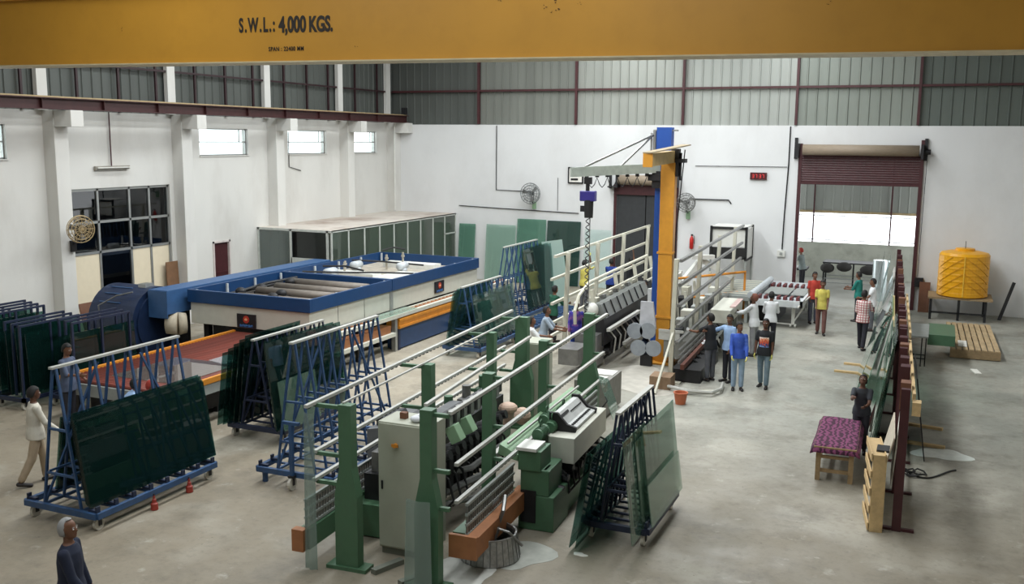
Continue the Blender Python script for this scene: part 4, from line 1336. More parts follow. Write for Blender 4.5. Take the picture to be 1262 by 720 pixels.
MB().beam((1.3, .4, .15), (1.62, .3, .7), .04).beam((1.5, -.2, .75), (1.7, 1.5, .9), .04).beam((1.3, .4, .1), (.0, .5, .1), .04).build('brace', m_white, T)
MB().box(0.1, 1.0, 0, .7, 3.2, .68).build('drive_box', m_dark, T)

# ================================================================ JIB CRANES
T = thing('jib_crane', 'blue post jib crane with grey arm and chain hoist in the middle of the hall', 'crane', (-6.72, 25.6, 0))
MB().box(-.2, -.14, .0, .2, .14, 6.15).build('post', mat('jib_blue', (34, 78, 158), .4, var=.05), T)
MB().box(-.3, -.3, 0, .3, .3, .04).build('base_plate', m_dark, T)
MB().box(-.32, -.05, 6.05, .34, .05, 6.09).cyl((-.28, 0, 5.0), (-.28, 0, 6.05), .05).cyl((-.36, -.05, 5.0), (-.36, -.05, 6.0), .03).build('pivot', m_alu, T)
MB().beam((-.1, -.15, 5.08), (-1.72, -2.5, 5.0), .10, .24).build('arm', mat('arm_grey', (150, 158, 150), .5), T)
MB().beam((-.3, -.1, 5.95), (-1.5, -2.1, 5.13), .045).beam((-.3, -.1, 5.95), (-.85, -1.2, 5.13), .045).build('tie_rod', m_steel, T)
MB().box(-.25, -.3, 4.55, .0, -.1, 5.0).box(-.35, -.35, 4.75, .2, -.1, 4.92).build('motor_bracket', m_dark, T)
for k_ in range(7):
    u_ = .1 + k_*.115
    px, py = -.1-1.62*u_-.1, -.15-2.35*u_
    MB().box(px-.04, py-.04, 4.86, px+.04, py+.04, 4.96).build('cable_carrier', m_black, T)
pts = []
for k_ in range(25):
    u_ = .1+.69*k_/24
    sag = abs(math.sin(PI*(k_ % 4)/4))
    pts.append((-.2-1.62*u_, -.15-2.35*u_, 4.85-.25*sag))
MB().tube(pts, .012, 5).build('festoon_cable', m_black, T)
H_ = thing('chain_hoist', 'purple-blue chain hoist hanging from the grey jib arm', 'hoist', (-8.1, 23.45, 3.55))
MB().box(-.2, -.1, .72, .2, .1, .98).build('drive_body', mat('hoist_blue', (50, 44, 120), .4), H_, bevel=.02)
MB().cyl((.02, 0, .3), (.02, 0, .75), .11, .12, n=14).build('motor', m_black, H_)
MB().cyl((-.02, 0, .98), (-.02, 0, 1.2), .05).box(-.1, -.06, 1.15, .08, .06, 1.32).build('trolley', m_dark, H_)
MB().box(-.2, -.03, .45, -.08, .03, .6).build('hook', m_dark, H_)
pts = [(.0+.045*math.cos(k_*1.1), .045*math.sin(k_*1.1), .30-2.5*k_/90) for k_ in range(91)]
MB().tube(pts, .014, 5).build('coiled_cable', m_dark, H_)
MB().beam((.06, 0, .32), (.06, 0, -2.2), .02).build('chain', m_steel, H_)
T = thing('jib_crane', 'yellow post jib crane directly in front of the blue post', 'crane', (-6.34, 24.7, 0))
m_jy = mat('jib_yellow', (206, 144, 50), .42, var=.06, dirt=(120, 80, 30), dirt_scale=4, dirt_amt=.15)
MB().box(-.2, -.12, .0, .17, .12, 5.35).build('post', m_jy, T, bevel=.01)
MB().box(-.42, -.35, 0, .35, .35, .04).prism([(-.38, .04), (-.2, .04), (-.2, .5)], 'y', -.02, .02).prism([(.17, .04), (.32, .04), (.17, .5)], 'y', -.02, .02).build('base_plate', m_jy, T)
MB().box(-.24, -.14, 2.9, .2, .14, 2.95).box(-.24, -.14, 1.2, .2, .14, 1.25).build('joint_band', m_jy, T)
MB().beam((.05, -.05, 5.40), (-.11, -1.65, 5.33), .20, .30).build('arm', mat('arm_tan', (186, 160, 110), .5), T)
MB().beam((-.113, -1.66, 5.33), (-.115, -1.70, 5.33), .24, .33).build('arm_end', m_jy, T)
MB().beam((.4, .05, 5.70), (-.12, -1.72, 5.51), .26, .03).build('arm_flange', mat('rail_brownish', (150, 136, 110), .5), T)
MB().box(.05, -.1, 4.9, .25, .1, 5.6).cyl((.28, 0, 4.8), (.28, 0, 5.5), .03).box(.15, -.12, 5.25, .42, .12, 5.35).build('pivot', m_dark, T)
MB().tube([(.38, 0, 5.58), (.3, 0, 4.5), (.22, 0, 3.4), (.22, -.02, 1.0)], .015).build('pendant_cable', m_black, T)
T = thing('vacuum_lifter', 'vacuum lifter with grey suction discs parked at the foot of the yellow post', 'lifter', (-6.62, 24.1, 0))
for (x, z) in ((-.32, .92), (.02, .95), (-.22, .48), (.18, .50)):
    p_ = MB().cyl((x, -.1, z), (x, -.05, z), .21, n=22).build('suction_disc', mat('disc_grey', (140, 146, 152), .5), T)
    MB().cyl((x, -.05, z), (x, .05, z), .05).build('hub', m_dark, p_)
MB().beam((-.32, .05, .95), (.18, .05, .48), .06).beam((.02, .05, .95), (-.22, .05, .48), .06).box(-.1, .02, .3, .0, .1, 1.6).build('frame', m_blued, T)
MB().prism([(-.22, 1.0), (.22, 1.0), (.12, 1.7), (-.2, 1.7)], 'y', -.04, .04).build('control_shield', mat('shield_grey', (184, 186, 192), .5), T)
MB().box(.3, -.06, .95, .95, -.02, 1.02).box(.3, -.05, .75, .85, -.01, .95).build('handle_arm', m_bar, T)
MB().box(-.18, -.02, 0, .12, .12, .3).build('stand', m_dark, T)

o_ = MB().lathe([(.11, 0), (.15, .24), (.165, .25), (.165, .27), (.14, .27), (.13, .22), (.09, .03)], n=20).build('bucket', m_terra, smooth=False)
o_.location = (-4.93, 20.85, 0)
tag(o_, 'terracotta coloured bucket on the floor at the near end of the rear line', 'bucket')
# ================================================================ THINGS ON THE WALLS
def wall_fan(label, loc, rz, arm=.5, r=.32, cage=m_steel, body=m_greenl):
    T = thing('wall_fan', label, 'fan', loc, rz)   # local -Y points away from the wall, origin at wall bracket
    MB().box(-.07, -.1, -.32, .07, 0, -.02).build('bracket_box', body, T)
    MB().tube([(0, -.06, -.1), (0, -arm*.6, -.05), (0, -arm*.8, .25)], .025).build('arm', m_dark, T)
    MB().cyl((0, -arm*.6, .32), (0, -arm*.95, .32), .09, n=12).build('motor', m_dark, T)
    cy_ = -arm-.02
    cg = MB()
    for rr, yy in ((r, cy_), (r*.97, cy_-.06), (r*.75, cy_-.1), (r*.5, cy_-.11), (r*.25, cy_-.12), (r*.8, cy_+.06)):
        cg.tube([(rr*math.cos(2*PI*k/20), yy, .32+rr*math.sin(2*PI*k/20)) for k in range(21)], .011, 4)
    for k in range(16):
        a_ = 2*PI*k/16
        cg.tube([(0, cy_-.12, .32), (r*.75*math.cos(a_), cy_-.1, .32+r*.75*math.sin(a_)), (r*math.cos(a_), cy_, .32+r*math.sin(a_)), (0, cy_+.1, .32)], .007, 4)
    cg.build('cage', cage, T)
    bl = MB()
    for k in range(3):
        a_ = 2*PI*k/3+.5
        a2 = a_+.5
        bl.add([(.05*math.cos(a_), cy_-.01, .32+.05*math.sin(a_)), (r*.85*math.cos(a_), cy_-.03, .32+r*.85*math.sin(a_)), (r*.85*math.cos(a2), cy_+.02, .32+r*.85*math.sin(a2)), (.05*math.cos(a2), cy_+.01, .32+.05*math.sin(a2))], [(0, 1, 2, 3)])
    bl.build('blades', m_steel, T)
    return T
wall_fan('wall fan on the left wall pillar beside the tall office window', (-21.08, 19.05, 3.05), PI*.5-.35, .55, .36, m_tan, m_dark)
wall_fan('white-caged wall fan on the back wall left of the grey jib arm', (-14.9, YB, 3.35), 0, .45, .42, mat('cage_grey', (110, 114, 114), .5), m_greenl)
wall_fan('wall fan on the back wall just right of the yellow jib post', (-8.6, YB, 3.2), 0, .45, .36, m_steel, m_greenl)
# conduits
def conduit(label, pts, r=.018, m=m_dark):
    o_ = MB().tube(pts, r, 6).build('conduit', m)
    return tag(o_, label, 'conduit')
conduit('dark conduit dropping down the back wall to the middle fan', [(-16.6, YB-.03, 6.35), (-16.6, YB-.03, 3.75), (-14.95, YB-.03, 3.72), (-14.95, YB-.03, 3.4)])
conduit('thin conduit running low along the back wall above the glass sheets', [(-18.3, YB-.03, 3.05), (-16.5, YB-.03, 3.0), (-13.0, YB-.03, 2.92)])
conduit('dark conduit left of the open shutter door ending in a switch box', [(-5.0, YB-.03, 6.35), (-5.0, YB-.03, 5.0), (-5.06, YB-.03, 3.2), (-5.08, YB-.03, 1.9)], .025)
conduit('thin wire across the back wall above the red clock', [(-8.4, YB-.03, 4.88), (-5.05, YB-.03, 4.9)], .012)
conduit('short rod on the back wall right of the yellow jib post', [(-8.5, YB-.04, 3.64), (-7.1, YB-.04, 3.64), (-7.0, YB-.04, 3.5)], .025)
conduit('thin cable dropping to the bracket left of the closed shutter', [(-13.9, YB-.03, 4.3), (-13.9, YB-.03, 3.0)], .01)
conduit('conduit under the third high window of the left wall', [(XL+.03, 29.2, 6.0), (XL+.03, 29.2, 4.75), (XL+.03, 29.9, 4.6)], .015)
conduit('red-brown conduit dropping from the runway beam to the tube light', [(XL+.06, 20.9, 6.45), (XL+.06, 20.9, 4.9)], .018, m_maroon)
conduit('drain pipe in the far left corner of the hall', [(XL+.48, 35.9, 6.3), (XL+.48, 35.9, 2.8)], .03, m_white)
T = thing('tube_light', 'long tube light fixed to the left wall above the tall office window', 'light', (XL+.02, 20.3, 4.86))
MB().box(0, 0, 0, .08, 1.25, .1).build('fitting', mat('fitting_grey', (150, 146, 136), .5), T)
MB().cyl((.11, .04, .05), (.11, 1.21, .05), .018, n=8).build('tube', m_white, T)
T = thing('digital_clock', 'small dark red digital wall clock left of the open shutter door', 'clock', (-6.05, YB, 4.55))
MB().box(-.3, -.08, -.13, .3, 0, .13).build('case', mat('clock_case', (70, 14, 20), .4), T)
dg_ = MB()
for i, x in enumerate((-.19, -.08, .06, .17)):
    segs = [((x-.03, .06), (x+.03, .06)), ((x+.03, 0), (x+.03, .06)), ((x+.03, -.06), (x+.03, 0)), ((x-.03, -.06), (x+.03, -.06)), ((x-.03, 0), (x+.03, 0))]
    for (p, q) in segs[:(3 if i % 2 else 5)]:
        dg_.beam((p[0], -.085, p[1]), (q[0], -.085, q[1]), .012)
dg_.build('digits', mat('led_red', (220, 60, 60), .5, emit=.6), T)
T = thing('notice_frame', 'square framed notice behind the tip of the grey jib arm', 'frame', (-13.15, YB, 4.42))
MB().box(-.3, -.05, -.3, .3, 0, .3).build('backing', m_paper, T)
MB().box(-.32, -.07, .27, .32, 0, .32).box(-.32, -.07, -.32, .32, 0, -.27).box(-.32, -.07, -.3, -.27, 0, .3).box(.27, -.07, -.3, .32, 0, .3).build('frame', m_dark, T)
MB().box(.02, -.06, -.05, .2, -.05, .2).box(-.2, -.06, -.2, .1, -.05, -.12).build('print', m_dark, T)
T = thing('switch_box', 'pale switch box on the back wall left of the open shutter door', 'switch', (-5.1, YB, 1.75))
MB().box(-.14, -.1, -.11, .14, 0, .11).build('case', m_white, T)
MB().box(-.05, -.115, -.05, .05, -.1, .05).build('rocker', m_greyp, T)
T = thing('gear_box', 'dark chain gear box on the wall right of the open shutter door', 'switch', (-.38, YB, 1.0))
MB().box(-.14, -.16, -.16, .14, 0, .16).cyl((0, -.2, 0), (0, -.16, 0), .08).build('case', m_dark, T)
T = thing('fire_extinguisher', 'red fire extinguisher on the back wall right of the yellow jib post', 'extinguisher', (-8.42, YB-.1, 1.75))
MB().lathe([(.05, 0), (.075, .02), (.075, .38), (.04, .46), (.02, .5)], n=14).build('cylinder', m_red, T, smooth=True)
MB().box(-.03, -.02, .5, .05, .02, .56).tube([(.0, 0, .52), (.1, -.02, .5), (.11, -.02, .2)], .012).build('valve', m_black, T)
T = thing('fire_extinguisher', 'red and grey cylinder standing on the yard side by the back wall', 'extinguisher', (-8.9, YB-.12, 2.3)) if False else None

# ================================================================ RIGHT-HAND ROW OF FRAMES
def rowx(y):
    return -.22-.041*(y-15.2)
T = thing('storage_frame', 'long row of maroon steel uprights with timber facings on the right of the aisle', 'rack', (0, 0, 0))
ys2 = [15.2, 16.9, 18.6, 20.3, 22.0, 23.7, 25.4, 27.1, 28.8, 30.5, 32.2, 33.9, 35.6]
for i, y in enumerate(ys2):
    x = rowx(y)
    h = 2.15 if i % 3 else 2.2
    MB().box(x-.065, y-.06, 0, x+.065, y+.06, h).build('upright', m_maroon, T)
    MB().beam((x-.35, y, .02), (x+.25, y, .02), .07, .04).build('foot', m_maroon, T)
    if i in (3, 7, 10):
        MB().beam((x-.05, y, 1.95), (x-.55, y, .05), .05).build('prop', m_maroon, T)
MB().beam((rowx(15.2), 15.2, 1.9), (rowx(35.6), 35.6, 1.9), .05, .07).beam((rowx(15.2), 15.2, .5), (rowx(35.6), 35.6, .5), .05, .07).build('tie_rail', m_maroon, T)
for i, (a_, b_, z, dx) in enumerate(((15.6, 20.0, 1.98, .13), (21.2, 26.8, 1.9, .16), (21.5, 26.0, 1.95, -.16))):
    MB().beam((rowx(a_)+dx, a_, z), (rowx(b_)+dx, b_, z), .045, .12).build('timber_facing', m_wood, T)
MB().box(-.12, 15.0, 1.85, .0, 15.2, 2.05).build('timber_block', m_wood, T)
for i in range(20):
    y = 16+i*.95
    x = rowx(y)
    MB().box(x-.06, y-.12, 1.7+.05*(i % 3), x+.09, y+.12, 2.13+.05*(i % 2)).build('bracket', m_maroon if i % 3 else m_brown, T)
# glass leaning on the row
m_white_sheet = mat('backing_sheet', (190, 186, 180), .7)
def lean_sheet(label, x, y, L, H, lean, m, group=None, th=.012, z=.06):
    o_ = MB().box(-th/2, 0, 0, th/2, L, H).build('glass_sheet', m)
    o_.location = (x, y, z)
    o_.rotation_euler = (0, lean, .041)
    return tag(o_, label, 'glass sheet', group)
lean_sheet('near green sheet leaning against the maroon row beside the boy in charcoal', -.88, 19.0, 3.2, 2.0, .165, g_mid)
for i in range(4):
    lean_sheet(['first', 'second', 'third', 'fourth'][i]+' green sheet layered behind the near one against the maroon row', -.84+i*.03, 19.3+.2*i, 3.4, 2.0, .155-.01*i, g_dark if i > 1 else g_mid, 'green sheets layered behind the near one on the maroon row')
lean_sheet('wide bright green sheet leaning against the maroon row behind the near stack', -1.25, 22.8, 3.0, 2.1, .25, glass('bright_green_glass', (.66, .86, .78), .25, (120, 168, 148)))
lean_sheet('lower green sheet beside the wide bright one on the maroon row', -1.42, 23.2, 2.6, 1.3, .27, g_mid)
lean_sheet('grey-edged long sheet leaning on the far half of the maroon row', -1.35, 26.2, 4.2, 2.05, .24, glass('greyish_glass', (.66, .72, .7), .55, (160, 166, 162)))
lean_sheet('white backing board leaning on the far half of the maroon row', -1.04, 25.0, 2.4, 1.5, .2, m_white_sheet, th=.03)
lean_sheet('second white backing board further along the maroon row', -1.33, 29.8, 3.0, 1.9, .2, m_white_sheet, th=.03)
lean_sheet('bright glass sheet standing in the shutter doorway', -1.6, 33.5, 1.8, 2.0, .18, glass('doorway_glass', (.7, .84, .84), .35, (150, 186, 184)))
lean_sheet('dark-edged glass sheet beside the bright one in the shutter doorway', -1.75, 33.4, 1.6, 2.15, .15, g_dark)
# white/cream board leaning near the first upright
lean_sheet('cream board leaning low behind the upright pallet', -.62, 15.9, 1.6, 1.25, .22, mat('cream_board', (196, 186, 168), .7), th=.02, z=.0)
lean_sheet('white narrow panel leaning on the second maroon upright', -.36, 16.4, .9, 1.5, .06, m_paper, th=.02, z=.25)
lean_sheet('black sheet standing on the right side of the maroon row', .12, 18.8, 2.3, 1.55, -.14, mat('black_sheet', (26, 26, 28), .5), th=.02, z=.02)
for i, (x, y, L, rz) in enumerate(((-.35, 21.3, .8, -.18), (-.30, 19.95, .78, -.12), (-1.95, 26.6, .7, -.1), (-2.1, 25.6, .75, -.05), (-1.75, 19.8, .7, .2))):
    o_ = MB().box(0, -.05, 0, L, .05, .05).build('timber_batten', m_wood)
    o_.location = (x, y, 0)
    o_.rotation_euler = (0, 0, rz)
    tag(o_, ['far pale batten poking out right of the maroon row', 'near pale batten poking out right of the maroon row', 'brown batten on the floor left of the green sheets, farther one', 'brown batten on the floor left of the green sheets, nearer one', 'short batten on the floor behind the purple bench'][i], 'batten')
conduit('tangle of black cable on the floor by the second maroon upright', [(-.25+.32*(k/24)+.14*math.cos(k*.9), 18.0+.12*math.sin(k*.9)+.1*math.sin(k*.31), .02+.04*(k % 3)/2) for k in range(25)], .015, m_black)
conduit('black cable end curling over the floor right of the row', [(-.1+.75*k/14, 18.0-.25*math.sin(k*.32)+.02*k, .02) for k in range(15)], .015, m_black)
# upright pallet
def pallet(label, loc, rot, L, W_, n, m, upright=False):
    T = thing('pallet', label, 'pallet', loc, 0)
    T.rotation_euler = rot
    for i in range(n):
        y = (W_-.1)*i/(n-1)
        MB().box(0, y, .11, L, y+.1, .13).build('plank', m, T, loc=(0, 0, random.uniform(0, .004)))
    for x in (0, L/2-.04, L-.08):
        MB().box(x, 0, .02, x+.08, W_, .11).build('bearer', m, T)
    for y in (0, W_/2-.05, W_-.1):
        MB().box(0, y, 0, L, y+.1, .02).build('plank', m, T)
    return T
T = thing('pallet', 'pale wooden pallet standing on edge in front of the first maroon upright', 'pallet', (-.45, 15.0, 0), .14)
for x in (-.15, -.02):
    for y in (0, .8):
        MB().box(x, y, 0, x+.03, y+.1, 1.18).build('bearer', m_wood, T)
for i in range(5):
    MB().box(-.18, -.02, .02+i*.27, -.16, .92, .14+i*.27).build('plank', m_wood, T)
MB().box(-.15, -.02, 0, .04, -.0, 1.18).build('end_board', m_wood, T)
for i in range(5):
    MB().box(.015, -.02, .02+i*.27, .035, .92, .14+i*.27).build('plank', m_wood, T)
MB().box(-.16, -.02, 1.18, .04, .9, 1.2).build('top_board', m_wood, T)
o_ = MB().box(-.09, -.15, 0, .09, .15, .03).build('dark_tool', m_dark)
o_.location = (-.48, 15.3, 1.2)
tag(o_, 'small dark tool lying on top of the upright pallet', 'tool')
T = thing('pallet', 'weathered low wooden pallet lying on the floor in front of the yellow tank', 'pallet', (.62, 28.7, 0), .02)
for i in range(8):
    MB().box(.0+i*.158, 0, .24, .125+i*.158, 4.3, .27).build('plank', mat('weathered_plank', (178, 154, 118), .8, var=.2, scale=8, stretch=(1, .3, 1)), T)
for y in (0, 2.1, 4.2):
    MB().box(0, y, .12, 1.25, y+.1, .24).build('bearer', m_woodd, T)
each('skirt', m_woodd, T, [(0, -.02, .02, 1.25, .08, .12), (0, 4.2, .02, 1.25, 4.3, .12)])
o_ = MB().box(0, 0, 0, .22, .9, .012).build('paper_sheet', m_paper)
o_.location = (.82, 29.0, .275)
tag(o_, 'white paper lying on the weathered low pallet', 'paper')
o_ = MB().box(0, 0, 0, .16, .5, .02).build('paper_scrap', m_paper)
o_.location = (1.2, 26.9, .0)
o_.rotation_euler = (0, 0, .2)
tag(o_, 'small white scrap on the floor in front of the weathered pallet', 'paper')
# purple-clothed bench
T = thing('bench', 'wooden work bench under a purple patterned cloth, left of the maroon row', 'bench', (-1.65, 16.95, 0), .03)
for (x, y) in ((.08, .08), (.62, .08), (.08, 1.9), (.62, 1.9)):
    MB().box(x-.04, y-.04, 0, x+.04, y+.04, .6).build('leg', m_woodd, T)
MB().box(.06, .06, .15, .64, .1, .21).box(.06, .06, .4, .64, .1, .45).box(.05, .1, .18, .09, 1.9, .24).box(.6, .1, .18, .64, 1.9, .24).build('stretcher', m_woodd, T)
MB().box(0, 0, .58, .7, 2.0, .62).build('top', m_woodd, T)
def cloth_mat():
    m = bpy.data.materials.new('purple_patterned_cloth')
    m.use_nodes = True
    nt = m.node_tree
    n = nt.nodes
    b = n['Principled BSDF']
    b.inputs['Roughness'].default_value = .9
    tc = n.new('ShaderNodeTexCoord')
    w_ = n.new('ShaderNodeTexWave')
    w_.inputs['Scale'].default_value = 3.2
    w_.inputs['Distortion'].default_value = 9
    w_.inputs['Detail'].default_value = 3
    w_.inputs['Detail Scale'].default_value = 2
    nt.links.new(tc.outputs['Object'], w_.inputs['Vector'])
    r_ = n.new('ShaderNodeValToRGB')
    e = r_.color_ramp.elements
    e[0].position, e[1].position = .35, .7
    e[0].color, e[1].color = lin((58, 22, 46)), lin((120, 60, 96))
    nt.links.new(w_.outputs[0], r_.inputs[0])
    nt.links.new(r_.outputs[0], b.inputs['Base Color'])
    return m
vs, fs = [], []
nx, ny = 12, 22
for j in range(ny+1):
    for i in range(nx+1):
        u_, v_ = i/nx, j/ny
        x = -.06+.82*u_
        y = -.06+2.12*v_
        z = .635+.004*math.sin(9*u_+5*v_)
        if i == 0 or i == nx:
            z = .50+.03*math.sin(7*v_)
        if i == 1 or i == nx-1:
            z = .63
        if j == 0 or j == ny:
            z = min(z, .53)
        vs.append((x, y, z))
for j in range(ny):
    for i in range(nx):
        a_ = j*(nx+1)+i
        fs.append((a_, a_+1, a_+nx+2, a_+nx+1))
o_ = MB().add(vs, fs).build('cloth', cloth_mat(), smooth=True)
sd = o_.modifiers.new('thickness', 'SOLIDIFY')
sd.thickness = .008
o_.location = (-1.65, 16.95, 0)
o_.rotation_euler = (0, 0, .03)
tag(o_, 'purple patterned cloth draped over the wooden work bench', 'cloth')
# tank
T = thing('tank_stand', 'long low dark table carrying the yellow water tank against the back wall', 'table', (-.05, 34.85, 0))
MB().box(0, 0, .70, 1.95, 1.4, .76).build('top', m_woodd, T)
for (x, y) in ((.1, .1), (1.75, .1), (.1, 1.3), (1.75, 1.3), (.95, .1)):
    MB().box(x-.04, y-.04, 0, x+.04, y+.04, .7).build('leg', m_dark, T)
MB().box(.1, .06, .22, 1.75, .12, .27).build('stretcher', m_dark, T)
o_ = MB().box(0, 0, 0, .35, .05, 1.05).build('board', m_brown)
o_.location = (-.35, 36.2, 0)
o_.rotation_euler = (-.1, 0, 0)
tag(o_, 'brown board standing against the back wall left of the tank stand', 'board')
T = thing('water_tank', 'yellow ribbed plastic water tank standing on a low table', 'tank', (.98, 35.55, .76))
prof = [(.70, 0), (.78, .04), (.78, .08)]
for i in range(6):
    z = .1+i*.21
    prof += [(.78, z), (.78, z+.05), (.775, z+.07), (.775, z+.2), (.78, z+.22)]
prof += [(.78, 1.38), (.72, 1.46), (.5, 1.51), (.3, 1.53), (.3, 1.60), (.1, 1.62)]
MB().lathe(prof, n=40).build('shell', m_tank, T)
sm = MB()
for s_ in (-1, 1):
    for i in range(5):
        for k_ in range(5):
            a0 = -PI/2 + s_*(.05+.22*k_)
            a1 = -PI/2 + s_*(.05+.22*(k_+1))
            z0 = .35+i*.26-.12*k_+ .2
            z1 = z0-.12
            if z1 > .05 and z0 < 1.36:
                sm.beam((.782*math.cos(a0), .785*math.sin(a0), z0), (.785*math.cos(a1), .785*math.sin(a1), z1), .022, .022)
sm.build('chevron_rib', mat('tank_rib', (206, 146, 20), .45), T)
MB().box(-.015, -.80, .05, .015, -.77, 1.38).build('centre_seam', mat('tank_seam', (232, 190, 70), .5), T)
MB().tube([(0.0, -.2, 1.55), (0, -.2, 1.85)], .012).build('inlet', m_dark, T)
o_ = MB().box(-.05, -.04, 0, .05, .04, 1.35).build('steel_channel', m_dark)
o_.location = (2.17, 35.7, 0)
o_.rotation_euler = (-.3, .30, 0)
tag(o_, 'dark steel channel leaning on the back wall at the far right', 'steel channel')
# green bench
T = thing('trestle', 'thin legged trestle with green tray behind the maroon row', 'table', (-.45, 27.2, 0))
MB().box(0, 0, .76, .5, 2.0, .80).build('top', m_greyp, T)
MB().box(.48, .5, .50, 1.15, 2.3, .78).build('green_tray', m_green, T)
for (x, y) in ((.45, .05), (.35, .0), (.05, 1.9), (.45, 1.9), (1.1, 2.2)):
    MB().beam((x, y, 0), (x, y, .76), .03).build('leg', m_dark, T)
MB().beam((.0, .05, .3), (.45, .05, .3), .025).beam((.0, .05, .2), (.45, .05, .2), .025).build('stretcher', m_dark, T)
# puddle and debris
def blob(label, x, y, rx, ry, m, name='puddle', seed=1, cat='puddle', z=.006):
    rnd = random.Random(seed)
    n = 28
    ph = [rnd.uniform(0, 6) for _ in range(4)]
    pts = []
    for k_ in range(n):
        a_ = 2*PI*k_/n
        r_ = 1+.16*math.sin(2*a_+ph[0])+.12*math.sin(3*a_+ph[1])+.08*math.sin(5*a_+ph[2])
        pts.append((rx*r_*math.cos(a_), ry*r_*math.sin(a_)))
    o_ = MB().prism(pts, 'z', 0, z).build(name, m)
    o_.location = (x, y, 0)
    return tag(o_, label, cat)
blob('pale spilled puddle on the floor right of the maroon row', .42, 19.45, .46, .38, mat('spill_pale', (206, 212, 206), .3), seed=3)
blob('milky wet patch on the floor below the orange conveyor end', -5.55, 10.95, .55, .75, mat('milky_sludge', (196, 196, 190), .35, var=.12, scale=5), seed=5)
blob('grey sludge patch around the galvanised tub', -5.2, 12.0, .55, .55, mat('grey_sludge', (164, 166, 158), .4, var=.15, scale=5), seed=8, z=.004)
blob('white torn paper on the floor near the two dark sheets', -4.28, 12.36, .10, .06, m_paper, 'paper_scrap', 9, 'paper')
blob('damp pale patch on the floor before the yellow jib post', -6.5, 22.6, 1.1, 1.4, mat('damp_patch', (176, 172, 162), .45, var=.15, scale=4), seed=11, z=.003)
for i, (x, y) in enumerate(((-10.99, 11.17), (-11.03, 12.0))):
    T = thing('bottle_jack', ['nearer small red bottle jack on the floor beside the large blue rack', 'farther small red bottle jack on the floor beside the large blue rack'][i], 'jack', (x+.06, y-.02, 0))
    MB().lathe([(.055, 0), (.06, .01), (.055, .10), (.035, .12), (.03, .17), (.018, .18), (.018, .23)], n=14).build('body', mat('jack_red', (150, 52, 40), .5), T)
    MB().cyl((0, 0, .2), (0, 0, .26), .012, n=8).build('ram', m_dark, T)
# things in the yard
T = thing('work_table', 'dark trestle table with bundles on it in the yard behind the shutter door', 'table', (-4.1, 41.3, 0))
MB().box(0, 0, .92, 2.4, 1.0, .97).build('top', m_dark, T)
for (x, y) in ((.05, .05), (1.2, .05), (2.35, .05), (.05, .95), (2.35, .95)):
    MB().box(x-.03, y-.03, 0, x+.03, y+.03, .92).build('leg', m_dark, T)
MB().box(0, .02, .28, 2.4, .06, .32).box(0, .02, .12, 2.4, .06, .15).box(0, .94, .3, 2.4, .98, .34).build('stretcher', m_greyp, T)
for i, (x, r1, lab) in enumerate(((.1, .28, 'dark sagging sack at the left end of the yard table'), (.75, .3, 'dark bundle in the middle of the yard table'), (1.7, .35, 'dark bundle at the right end of the yard table'))):
    o_ = MB().ball((0, 0, 0), r1, .3, .2, 10, 8).build('sack', mat('sack_dark', (50, 48, 46), .9), smooth=True)
    o_.location = (-4.0+x, 41.2, .74 if i != 1 else .82)
    tag(o_, lab, 'sack')
o_ = MB().cyl((0, 0, 0), (0, 0, 1.5), .26, n=20).build('rolled_sheet', mat('silver_foil', (190, 200, 200), .25, metal=.6), smooth=False)
o_.location = (-1.75, 38.3, 0)
tag(o_, 'silvery rolled sheet standing in the yard right of the table', 'roll')
T = thing('yard_bench', 'low dark workbench with green bin at the left of the yard', 'bench', (-5.9, 40.2, 0))
MB().box(0, 0, .7, 1.3, .9, .78).box(.1, .1, 0, .2, .2, .7).box(1.1, .1, 0, 1.2, .2, .7).build('top', m_dark, T)
MB().box(.0, .1, .78, .9, .7, .82).build('paper', m_white, T)
MB().cyl((.45, .6, .82), (.45, .6, 1.35), .28, n=14).build('bin', mat('dull_green', (90, 140, 112), .6), T)

# ================================================================ PEOPLE
skin_tones = [(92, 60, 44), (112, 76, 56), (78, 52, 40)]
m_hair = mat('black_hair', (22, 19, 18), .7, bump=.4, bscale=120)
m_hairg = mat('grey_hair', (150, 150, 150), .8, bump=.4, bscale=120)
m_eye = mat('eye_white', (220, 214, 206), .4)
m_pupil = mat('eye_dark', (20, 14, 12), .3)
m_lip = mat('lips', (110, 58, 50), .6)
m_shoe = mat('dark_shoe', (36, 32, 32), .6)

def capsule(mb, a, b, ra, rb, n=10, flat=None, caps=True):
    """tapered rounded tube; flat=(vector, factor) squashes it along a direction"""
    a, b = Vector(a), Vector(b)
    d = (b-a)
    L = d.length
    d = d/L if L > 1e-6 else Vector((0, 0, 1))
    pts, rad = [], []
    for t_ in (1.0, .72, .4):
        pts.append(a - d*ra*t_)
        rad.append(ra*math.sqrt(max(0.0, 1-t_*t_)) + .0015)
    for i in range(4):
        u_ = i/3
        pts.append(a+d*L*u_)
        rad.append(ra+(rb-ra)*u_)
    for t_ in (.4, .72, 1.0):
        pts.append(b + d*rb*t_)
        rad.append(rb*math.sqrt(max(0.0, 1-t_*t_)) + .0015)
    q = MB().tube(pts, None, n, radii=rad)
    if flat:
        ax = Vector(flat[0]).normalized()
        c_ = (a+b)/2
        out = []
        for v in q.v:
            w_ = Vector(v)
            # squash about the axis line
            t_ = (w_-a).dot(d)
            base = a+d*t_
            r_ = w_-base
            r_ = r_ - ax*(r_.dot(ax))*(1-flat[1])
            out.append(tuple(base+r_))
        q.v = out
    mb.add(q.v, q.f)
